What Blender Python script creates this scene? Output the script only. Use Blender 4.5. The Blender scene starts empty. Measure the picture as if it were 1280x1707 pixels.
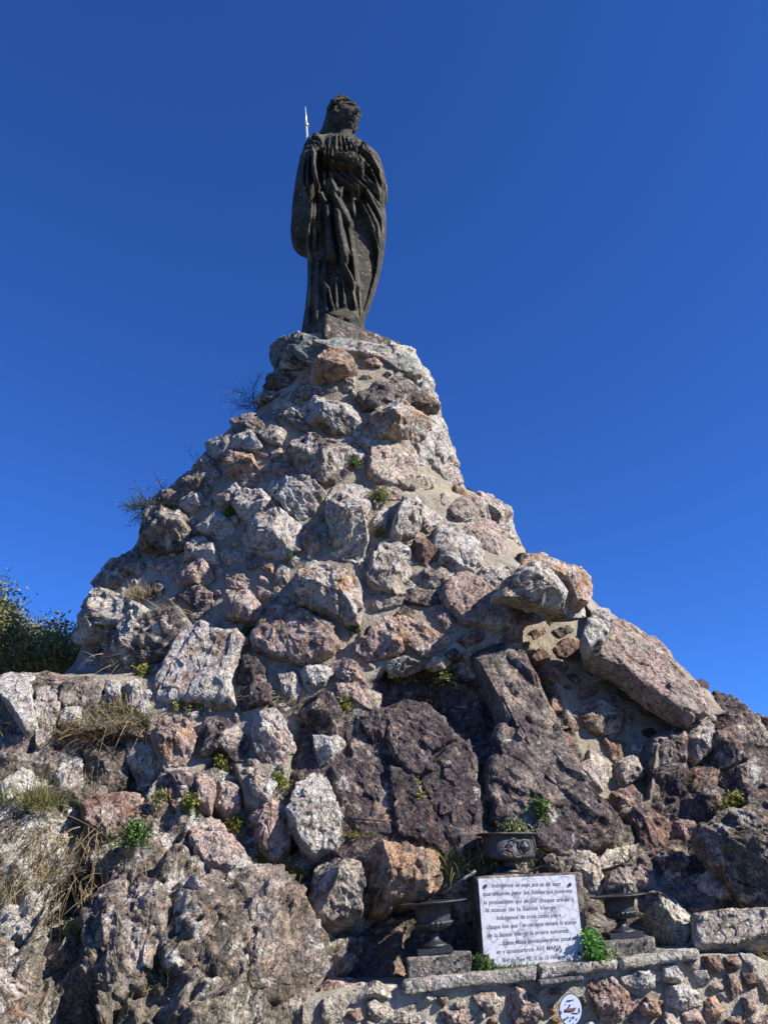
import bpy, bmesh, math, random
import numpy as np
from mathutils import Vector, Matrix
from mathutils.bvhtree import BVHTree
random.seed(7); RNG = np.random.default_rng(7)
scene = bpy.context.scene

# ------------------------------------------------------------------ camera
W0, H0, F0 = 1280.0, 1707.0, 1314.0
PITCH, ROLL = math.radians(25), math.radians(0.7)
CAM = np.array([0.0, 0.0, 1.6])
fwd = np.array([0, math.cos(PITCH), math.sin(PITCH)])
r0 = np.array([1.0, 0, 0]); u0 = np.array([0, -math.sin(PITCH), math.cos(PITCH)])
RT = r0 * math.cos(ROLL) - u0 * math.sin(ROLL)
UP = u0 * math.cos(ROLL) + r0 * math.sin(ROLL)
cam_data = bpy.data.cameras.new('camera'); cam = bpy.data.objects.new('camera', cam_data)
scene.collection.objects.link(cam); scene.camera = cam
cam_data.sensor_fit = 'VERTICAL'; cam_data.sensor_height = 24.0
cam_data.lens = 24.0 * F0 / H0; cam_data.clip_start = 0.05; cam_data.clip_end = 3000
M = Matrix.Identity(4)
for i in range(3):
    M[i][0], M[i][1], M[i][2], M[i][3] = RT[i], UP[i], -fwd[i], CAM[i]
cam.matrix_world = M

# ------------------------------------------------------------------ sky and sun
SUN = np.array([0.76, -0.32, 0.60]); SUN /= np.linalg.norm(SUN)
world = bpy.data.worlds.new('World'); scene.world = world; world.use_nodes = True
nt = world.node_tree; nt.nodes.clear()
sky = nt.nodes.new('ShaderNodeTexSky'); sky.sky_type = 'NISHITA'; sky.sun_disc = False
sky.sun_elevation = math.asin(SUN[2]); sky.sun_rotation = math.atan2(SUN[0], SUN[1])
sky.altitude = 3000; sky.air_density = 1.0; sky.dust_density = 0.0; sky.ozone_density = 3.0
bg = nt.nodes.new('ShaderNodeBackground'); bg.inputs['Strength'].default_value = 0.082
wo = nt.nodes.new('ShaderNodeOutputWorld')
tint = nt.nodes.new('ShaderNodeVectorMath'); tint.operation = 'MULTIPLY'; tint.inputs[1].default_value = (.315, .68, 1.34)
nt.links.new(sky.outputs[0], tint.inputs[0]); nt.links.new(tint.outputs[0], bg.inputs['Color']); nt.links.new(bg.outputs[0], wo.inputs['Surface'])
sd = bpy.data.lights.new('sun', 'SUN'); sd.energy = 5.0; sd.angle = math.radians(0.5); sd.color = (1.0, 0.95, 0.88)
sun = bpy.data.objects.new('sun', sd); scene.collection.objects.link(sun)
sun.rotation_euler = Vector(SUN).to_track_quat('Z', 'Y').to_euler(); sun.location = (10, -8, 14)
scene.view_settings.view_transform = 'Standard'; scene.view_settings.look = 'None'
scene.view_settings.exposure = 0.95; scene.view_settings.gamma = 1.0
scene.view_settings.use_curve_mapping = False
scene.render.engine = 'CYCLES'
scene.cycles.max_bounces = 4

# ------------------------------------------------------------------ helpers
def ray(u, v):
    """world direction through a photograph pixel (1280x1707), scaled so that y = 1"""
    u = np.asarray(u, float); v = np.asarray(v, float)
    d = fwd + ((u - 640) / F0)[..., None] * RT + ((853.5 - v) / F0)[..., None] * UP
    return d / d[..., 1:2]
def at(u, v, Y):
    return CAM + ray(u, v) * np.asarray(Y, float)[..., None]
def proj(P):
    q = np.asarray(P, float) - CAM
    z = q @ fwd
    return 640 + F0 * (q @ RT) / z, 853.5 - F0 * (q @ UP) / z
COL = scene.collection
def tag(o, label=None, cat=None, group=None, kind=None):
    if label: o['label'] = label
    if cat: o['category'] = cat
    if group: o['group'] = group
    if kind: o['kind'] = kind
    return o
def empty(name, loc, label=None, cat=None, group=None, kind=None):
    o = bpy.data.objects.new(name, None); COL.objects.link(o); o.location = [float(c) for c in loc]
    o.empty_display_size = 0.1
    return tag(o, label, cat, group, kind)
def mesh_obj(name, V, Fc, mat, parent=None, smooth=True, col=None, attrs=None):
    """V (n,3) world points; Fc (m,k) int array or list of tuples"""
    V = np.asarray(V, np.float32)
    me = bpy.data.meshes.new(name)
    if parent is not None:
        V = V - np.array(parent_world(parent), np.float32)
    if isinstance(Fc, np.ndarray):
        n, k = Fc.shape
        me.vertices.add(len(V)); me.vertices.foreach_set('co', V.ravel())
        me.loops.add(n * k); me.loops.foreach_set('vertex_index', Fc.astype(np.int32).ravel())
        me.polygons.add(n); me.polygons.foreach_set('loop_start', np.arange(0, n * k, k, dtype=np.int32))
        me.polygons.foreach_set('loop_total', np.full(n, k, np.int32))
        me.update(calc_edges=True); me.validate()
    else:
        me.from_pydata([tuple(map(float, p)) for p in V], [], [tuple(f) for f in Fc]); me.update()
    if smooth: me.polygons.foreach_set('use_smooth', np.ones(len(me.polygons), bool))
    if col is not None:
        a = me.color_attributes.new('Col', 'FLOAT_COLOR', 'POINT')
        c = np.ones((len(V), 4), np.float32); c[:, :col.shape[1]] = col
        a.data.foreach_set('color', c.ravel())
    o = bpy.data.objects.new(name, me); COL.objects.link(o)
    if mat: me.materials.append(mat)
    if parent is not None: o.parent = parent
    return o
def parent_world(p):
    x = np.zeros(3)
    while p is not None:
        x += np.array(p.location); p = p.parent
    return x
def grid_faces(n, m, closed=False, flip=False):
    i = np.arange(n - 1)[:, None]; mm = m if closed else m - 1
    j = np.arange(mm)[None, :]; j2 = (j + 1) % m
    q = np.stack([i * m + j, i * m + j2, (i + 1) * m + j2, (i + 1) * m + j], -1).reshape(-1, 4)
    return q[:, ::-1].copy() if flip else q

# ------------------------------------------------------------------ numpy noise
def _h(ix, iy, iz, s):
    x = (ix.astype(np.int64) * 374761393 + iy.astype(np.int64) * 668265263 + iz.astype(np.int64) * 2147483647 // 3 + s * 974634777) & 0xffffffff
    x = ((x ^ (x >> 13)) * 1274126177) & 0xffffffff
    x = ((x ^ (x >> 16)) * 2246822519) & 0xffffffff
    x = x ^ (x >> 13)
    return (x & 0xffffff) / float(0x1000000)
def vnoise(p, s=0):
    f = np.floor(p); t = p - f; t = t * t * (3 - 2 * t); f = f.astype(np.int64)
    x, y, z = f[:, 0], f[:, 1], f[:, 2]; r = 0
    for a in (0, 1):
        for b in (0, 1):
            for c in (0, 1):
                w = (t[:, 0] if a else 1 - t[:, 0]) * (t[:, 1] if b else 1 - t[:, 1]) * (t[:, 2] if c else 1 - t[:, 2])
                r = r + w * _h(x + a, y + b, z + c, s)
    return r * 2 - 1
def fbm(p, o=4, s=0, g=0.5):
    r = 0; a = 1; n = 0
    for k in range(o):
        r = r + a * vnoise(p * 2.03 ** k + 13.7 * k, s + k); n += a; a *= g
    return r / n
def facet(p, s=0, slope=1.0):
    """broken-rock relief: each Voronoi cell is a tilted plane. returns height and edge distance"""
    f = np.floor(p).astype(np.int64)
    best = np.full(len(p), 1e9); sec = best.copy(); h = np.zeros(len(p))
    for a in (-1, 0, 1):
        for b in (-1, 0, 1):
            for c in (-1, 0, 1):
                x, y, z = f[:, 0] + a, f[:, 1] + b, f[:, 2] + c
                q = np.stack([x + _h(x, y, z, s), y + _h(x, y, z, s + 1), z + _h(x, y, z, s + 2)], 1)
                d = p - q; dd = (d * d).sum(1)
                m = dd < best
                sec = np.where(m, best, np.minimum(sec, dd))
                hh = (_h(x, y, z, s + 3) - .5) * 1.2 + slope * (d[:, 0] * (_h(x, y, z, s + 4) - .5) + d[:, 1] * (_h(x, y, z, s + 5) - .5) + d[:, 2] * (_h(x, y, z, s + 6) - .62)) * 2
                h = np.where(m, hh, h); best = np.where(m, dd, best)
    return h, np.sqrt(sec) - np.sqrt(best)
def chunk(p, s=0, cap=.30):
    """pile of broken blocks: continuous union of random convex polyhedra, one per Voronoi site"""
    f = np.floor(p).astype(np.int64); out = np.full(len(p), -1.0)
    for a in (-1, 0, 1):
        for b in (-1, 0, 1):
            for c in (-1, 0, 1):
                x, y, z = f[:, 0] + a, f[:, 1] + b, f[:, 2] + c
                r = [_h(x, y, z, s + k) for k in range(8)]
                d0 = p[:, 0] - x - r[0]; d1 = p[:, 1] - y - r[1]; d2 = p[:, 2] - z - r[2]
                m = None
                for k in range(4):
                    t1 = r[3 + k] * 3.14159 + k * .785; t2 = (r[(k + 5) % 8] - .5) * 1.7
                    e = np.abs(d0 * np.cos(t1) * np.cos(t2) + d1 * np.sin(t2) + d2 * np.sin(t1) * np.cos(t2)) * (1.0 + .5 * r[(k + 2) % 8])
                    m = e if m is None else np.maximum(m, e)
                out = np.maximum(out, .55 + .35 * r[7] - m * 1.15)
    return np.minimum(out, .72) - .4
def inpoly(u, v, poly):
    u = np.asarray(u, float); v = np.asarray(v, float); r = np.zeros(u.shape, bool); n = len(poly)
    for i in range(n):
        x1, y1 = poly[i]; x2, y2 = poly[(i + 1) % n]
        if y1 == y2: continue
        c = (y1 > v) != (y2 > v)
        r ^= c & (u < (x2 - x1) * (v - y1) / (y2 - y1) + x1)
    return r
def polydist(u, v, poly, closed=True):
    u = np.asarray(u, float); v = np.asarray(v, float); best = np.full(u.shape, 1e9); n = len(poly)
    for i in range(n if closed else n - 1):
        x1, y1 = poly[i]; x2, y2 = poly[(i + 1) % n]
        dx, dy = x2 - x1, y2 - y1; L = dx * dx + dy * dy + 1e-9
        t = np.clip(((u - x1) * dx + (v - y1) * dy) / L, 0, 1)
        best = np.minimum(best, np.hypot(u - x1 - t * dx, v - y1 - t * dy))
    return best
def softmask(u, v, poly, w):
    d = polydist(u, v, poly); s = np.where(inpoly(u, v, poly), d, -d)
    t = np.clip(s / (2 * w) + .5, 0, 1)
    return t * t * (3 - 2 * t)

# ------------------------------------------------------------------ materials
def mat_new(name):
    m = bpy.data.materials.new(name); m.use_nodes = True; t = m.node_tree; t.nodes.clear()
    out = t.nodes.new('ShaderNodeOutputMaterial'); b = t.nodes.new('ShaderNodeBsdfPrincipled')
    t.links.new(b.outputs[0], out.inputs[0]); return m, t, b
def N(t, typ, **kw):
    n = t.nodes.new(typ)
    for k, v in kw.items():
        if k.startswith('i_'):
            key = k[2:]; key = int(key) if key.isdigit() else key.replace('_', ' ')
            n.inputs[key].default_value = v
        else: setattr(n, k, v)
    return n
def ramp(t, src, stops):
    r = t.nodes.new('ShaderNodeValToRGB'); e = r.color_ramp.elements
    while len(e) < len(stops): e.new(0.5)
    for i, (p, c) in enumerate(stops):
        e[i].position = p; e[i].color = (c, c, c, 1) if np.isscalar(c) else (*c, 1)
    t.links.new(src, r.inputs[0]); return r.outputs[0]
def mixc(t, fac, a, b, mode='MIX'):
    m = t.nodes.new('ShaderNodeMix'); m.data_type = 'RGBA'; m.blend_type = mode
    for s, x in ((0, fac), (6, a), (7, b)):
        if hasattr(x, 'is_linked') or hasattr(x, 'links'): t.links.new(x, m.inputs[s])
        elif s == 0: m.inputs[0].default_value = x
        else: m.inputs[s].default_value = (*x, 1)
    return m.outputs[2]
def mathn(t, op, a, b=None):
    m = t.nodes.new('ShaderNodeMath'); m.operation = op
    for i, x in enumerate((a, b)):
        if x is None: continue
        if hasattr(x, 'links'): t.links.new(x, m.inputs[i])
        else: m.inputs[i].default_value = x
    return m.outputs[0]
def noise(t, co, scale, detail=4, rough=.6, dist=0.0):
    n = N(t, 'ShaderNodeTexNoise'); n.inputs['Scale'].default_value = scale; n.inputs['Detail'].default_value = detail
    n.inputs['Roughness'].default_value = rough; n.inputs['Distortion'].default_value = dist
    t.links.new(co, n.inputs['Vector']); return n.outputs['Fac']
def geo_pos(t, scale=(1, 1, 1), rot=(0, 0, 0)):
    g = N(t, 'ShaderNodeNewGeometry'); m = N(t, 'ShaderNodeMapping'); m.inputs['Scale'].default_value = scale
    m.inputs['Rotation'].default_value = rot
    t.links.new(g.outputs['Position'], m.inputs['Vector']); return m.outputs[0]
def rock_mat(name, lichen=(.57, .53, .47), lich_amt=1.0, bump=1.0, speck=1.0):
    """base colour from the stone's own colour attribute; lichen crust, pits, cracks and grain on top"""
    m, t, b = mat_new(name)
    at_ = N(t, 'ShaderNodeAttribute', attribute_name='Col')
    co = geo_pos(t); cs = geo_pos(t, (1.0, 1.0, .6), (0.3, 0.5, 0))
    n1 = noise(t, co, 5, 6, .65, .6); n2 = noise(t, co, 28, 5, .72); n3 = noise(t, cs, 50, 4, .7); n4 = noise(t, co, 9, 6, .7, 1.2)
    c = at_.outputs['Color']
    # patches of cream, rust and dark brown inside every stone
    c = mixc(t, ramp(t, noise(t, co, 6.5, 6, .7, 1.0), [(.52, 0.0), (.62, .6)]), c, (.37, .27, .19))
    c = mixc(t, ramp(t, n4, [(.35, .65), (.43, 0.0)]), c, (.085, .060, .048))
    c = mixc(t, ramp(t, noise(t, co, 4.2, 5, .7, .8), [(.60, 0.0), (.68, .5)]), c, (.24, .105, .045))
    c = mixc(t, 1.0, c, ramp(t, n2, [(.28, .68), (.5, 1.08), (.72, 1.45)]), 'MULTIPLY')
    c = mixc(t, 1.0, c, ramp(t, n1, [(.3, .8), (.7, 1.35)]), 'MULTIPLY')
    c = mixc(t, 1.0, c, ramp(t, n3, [(.3, .6), (.5, 1.1)]), 'MULTIPLY')
    # crust lichen: amount is carried in alpha
    lo = mathn(t, 'ADD', mathn(t, 'MULTIPLY', noise(t, co, 5.5, 8, .72, .5), .86), mathn(t, 'MULTIPLY', noise(t, co, 60, 3, .6), .14))
    thr = mathn(t, 'SUBTRACT', .64, mathn(t, 'MULTIPLY', at_.outputs['Alpha'], .19 * lich_amt))
    lm = N(t, 'ShaderNodeClamp')
    t.links.new(mathn(t, 'MULTIPLY', mathn(t, 'SUBTRACT', lo, mathn(t, 'SUBTRACT', thr, .015)), 15.0), lm.inputs[0])
    lc = mixc(t, ramp(t, noise(t, co, 3.0, 3), [(.56, 0.0), (.66, .45)]), lichen, (.42, .40, .25))
    lc = mixc(t, 1.0, lc, ramp(t, n2, [(.3, .6), (.7, 1.15)]), 'MULTIPLY')
    c = mixc(t, mathn(t, 'MULTIPLY', lm.outputs[0], .9), c, lc)
    # dark pits and hairline cracks
    v = N(t, 'ShaderNodeTexVoronoi', feature='DISTANCE_TO_EDGE'); v.inputs['Scale'].default_value = 4.0
    w = N(t, 'ShaderNodeVectorMath', operation='ADD'); t.links.new(cs, w.inputs[0])
    nn = N(t, 'ShaderNodeTexNoise'); nn.inputs['Scale'].default_value = 5; nn.inputs['Detail'].default_value = 5; t.links.new(co, nn.inputs['Vector'])
    sc = N(t, 'ShaderNodeVectorMath', operation='SCALE'); sc.inputs['Scale'].default_value = 1.3
    t.links.new(nn.outputs['Color'], sc.inputs[0]); t.links.new(sc.outputs[0], w.inputs[1]); t.links.new(w.outputs[0], v.inputs['Vector'])
    crack = ramp(t, v.outputs['Distance'], [(0.0, .15), (.022, 1.0)])
    c = mixc(t, .75, c, crack, 'MULTIPLY')
    pit = mixc(t, 1.0, ramp(t, noise(t, co, 36, 3, .5), [(.31, .45), (.40, 1.0)]), ramp(t, noise(t, co, 13, 5, .75, .5), [(.36, .18), (.43, 1.0)]), 'MULTIPLY')
    c = mixc(t, .85, c, pit, 'MULTIPLY')
    c = mixc(t, ramp(t, noise(t, co, 110, 2, .5), [(.66, 0.0), (.72, .25 * speck)]), c, (.58, .55, .48))
    t.links.new(c, b.inputs['Base Color']); b.inputs['Roughness'].default_value = .85
    b.inputs['Specular IOR Level'].default_value = .25
    # chipped relief: small tilted facets plus grain
    def chips(scale):
        vv = N(t, 'ShaderNodeTexVoronoi', feature='F1'); vv.inputs['Scale'].default_value = scale; vv.inputs['Randomness'].default_value = 1
        t.links.new(w.outputs[0] if scale < 30 else cs, vv.inputs['Vector'])
        d = N(t, 'ShaderNodeVectorMath', operation='DOT_PRODUCT'); q = N(t, 'ShaderNodeVectorMath', operation='SUBTRACT')
        k = N(t, 'ShaderNodeVectorMath', operation='SUBTRACT'); k.inputs[1].default_value = (.5, .5, .5)
        t.links.new(vv.outputs['Color'], k.inputs[0]); t.links.new(w.outputs[0] if scale < 30 else cs, q.inputs[0]); t.links.new(vv.outputs['Position'], q.inputs[1])
        t.links.new(k.outputs[0], d.inputs[0]); t.links.new(q.outputs[0], d.inputs[1]); return d.outputs['Value']
    h = mathn(t, 'ADD', mathn(t, 'MULTIPLY', n2, .28), mathn(t, 'MULTIPLY', n3, .18))
    h = mathn(t, 'ADD', h, mathn(t, 'MULTIPLY', n1, .5)); h = mathn(t, 'ADD', h, mathn(t, 'MULTIPLY', crack, .25))
    h = mathn(t, 'ADD', h, mathn(t, 'MULTIPLY', noise(t, co, 100, 3, .6), .15))
    h = mathn(t, 'ADD', h, mathn(t, 'MULTIPLY', chips(8), 7.0)); h = mathn(t, 'ADD', h, mathn(t, 'MULTIPLY', chips(22), 5.0))
    bp = N(t, 'ShaderNodeBump'); bp.inputs['Strength'].default_value = 1.0; bp.inputs['Distance'].default_value = .034 * bump
    t.links.new(h, bp.inputs['Height']); t.links.new(bp.outputs[0], b.inputs['Normal'])
    return m
MAT_ROCK = rock_mat('rock', bump=1.15)
MAT_BED = rock_mat('bedrock', bump=1.7)
def mortar_mat():
    m, t, b = mat_new('mortar'); co = geo_pos(t)
    at_ = N(t, 'ShaderNodeAttribute', attribute_name='Col')
    n1 = noise(t, co, 4, 5, .6); n2 = noise(t, co, 40, 4, .7); n3 = noise(t, co, 130, 2, .6)
    c = mixc(t, 1.0, at_.outputs['Color'], ramp(t, n1, [(.3, .72), (.7, 1.2)]), 'MULTIPLY')
    c = mixc(t, 1.0, c, ramp(t, n2, [(.3, .75), (.7, 1.2)]), 'MULTIPLY')
    c = mixc(t, ramp(t, n3, [(.62, 0.0), (.7, .6)]), c, (.12, .10, .08))
    c = mixc(t, ramp(t, noise(t, co, 9, 6, .7), [(.54, 0.0), (.66, .65)]), c, (.15, .13, .10))
    c = mixc(t, ramp(t, noise(t, co, 2.2, 4, .7), [(.5, 0.0), (.62, .45)]), c, (.42, .40, .36))
    c = mixc(t, 1.0, c, ramp(t, noise(t, co, 18, 6, .8, 1.5), [(.34, .3), (.42, 1.0)]), 'MULTIPLY')
    t.links.new(c, b.inputs['Base Color']); b.inputs['Roughness'].default_value = .92
    bp = N(t, 'ShaderNodeBump'); bp.inputs['Distance'].default_value = .045
    t.links.new(mathn(t, 'ADD', mathn(t, 'MULTIPLY', n2, .6), mathn(t, 'ADD', n1, mathn(t, 'MULTIPLY', n3, .25))), bp.inputs['Height'])
    t.links.new(bp.outputs[0], b.inputs['Normal']); return m
MAT_MORTAR = mortar_mat()
PAL = dict(w=(.33, .275, .235), g=(.20, .165, .14), t=(.37, .32, .25), p=(.31, .225, .19), r=(.18, .11, .082),
           o=(.31, .19, .115), k=(.070, .054, .055), b=(.20, .215, .195), d=(.105, .086, .066), y=(.33, .32, .19), m=(.33, .275, .20))
LICH = dict(w=1.0, g=.65, t=.45, p=.4, r=.3, o=.3, k=.28, b=.3, d=.45, y=1.0, m=0.2)
# ------------------------------------------------------------------ stone catalogue
CR = dict(c3=(380, 560, .328125), c4=(100, 780, .359375), c5=(480, 800, .359375), c6=(820, 880, .359375), A=(0, 950, .328125),
          B=(0, 1300, .328125), C=(300, 1280, .328125), D=(400, 1080, .359375), E=(640, 1340, .28125), F=(900, 1300, .296875), X=(0, 0, 1))
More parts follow.
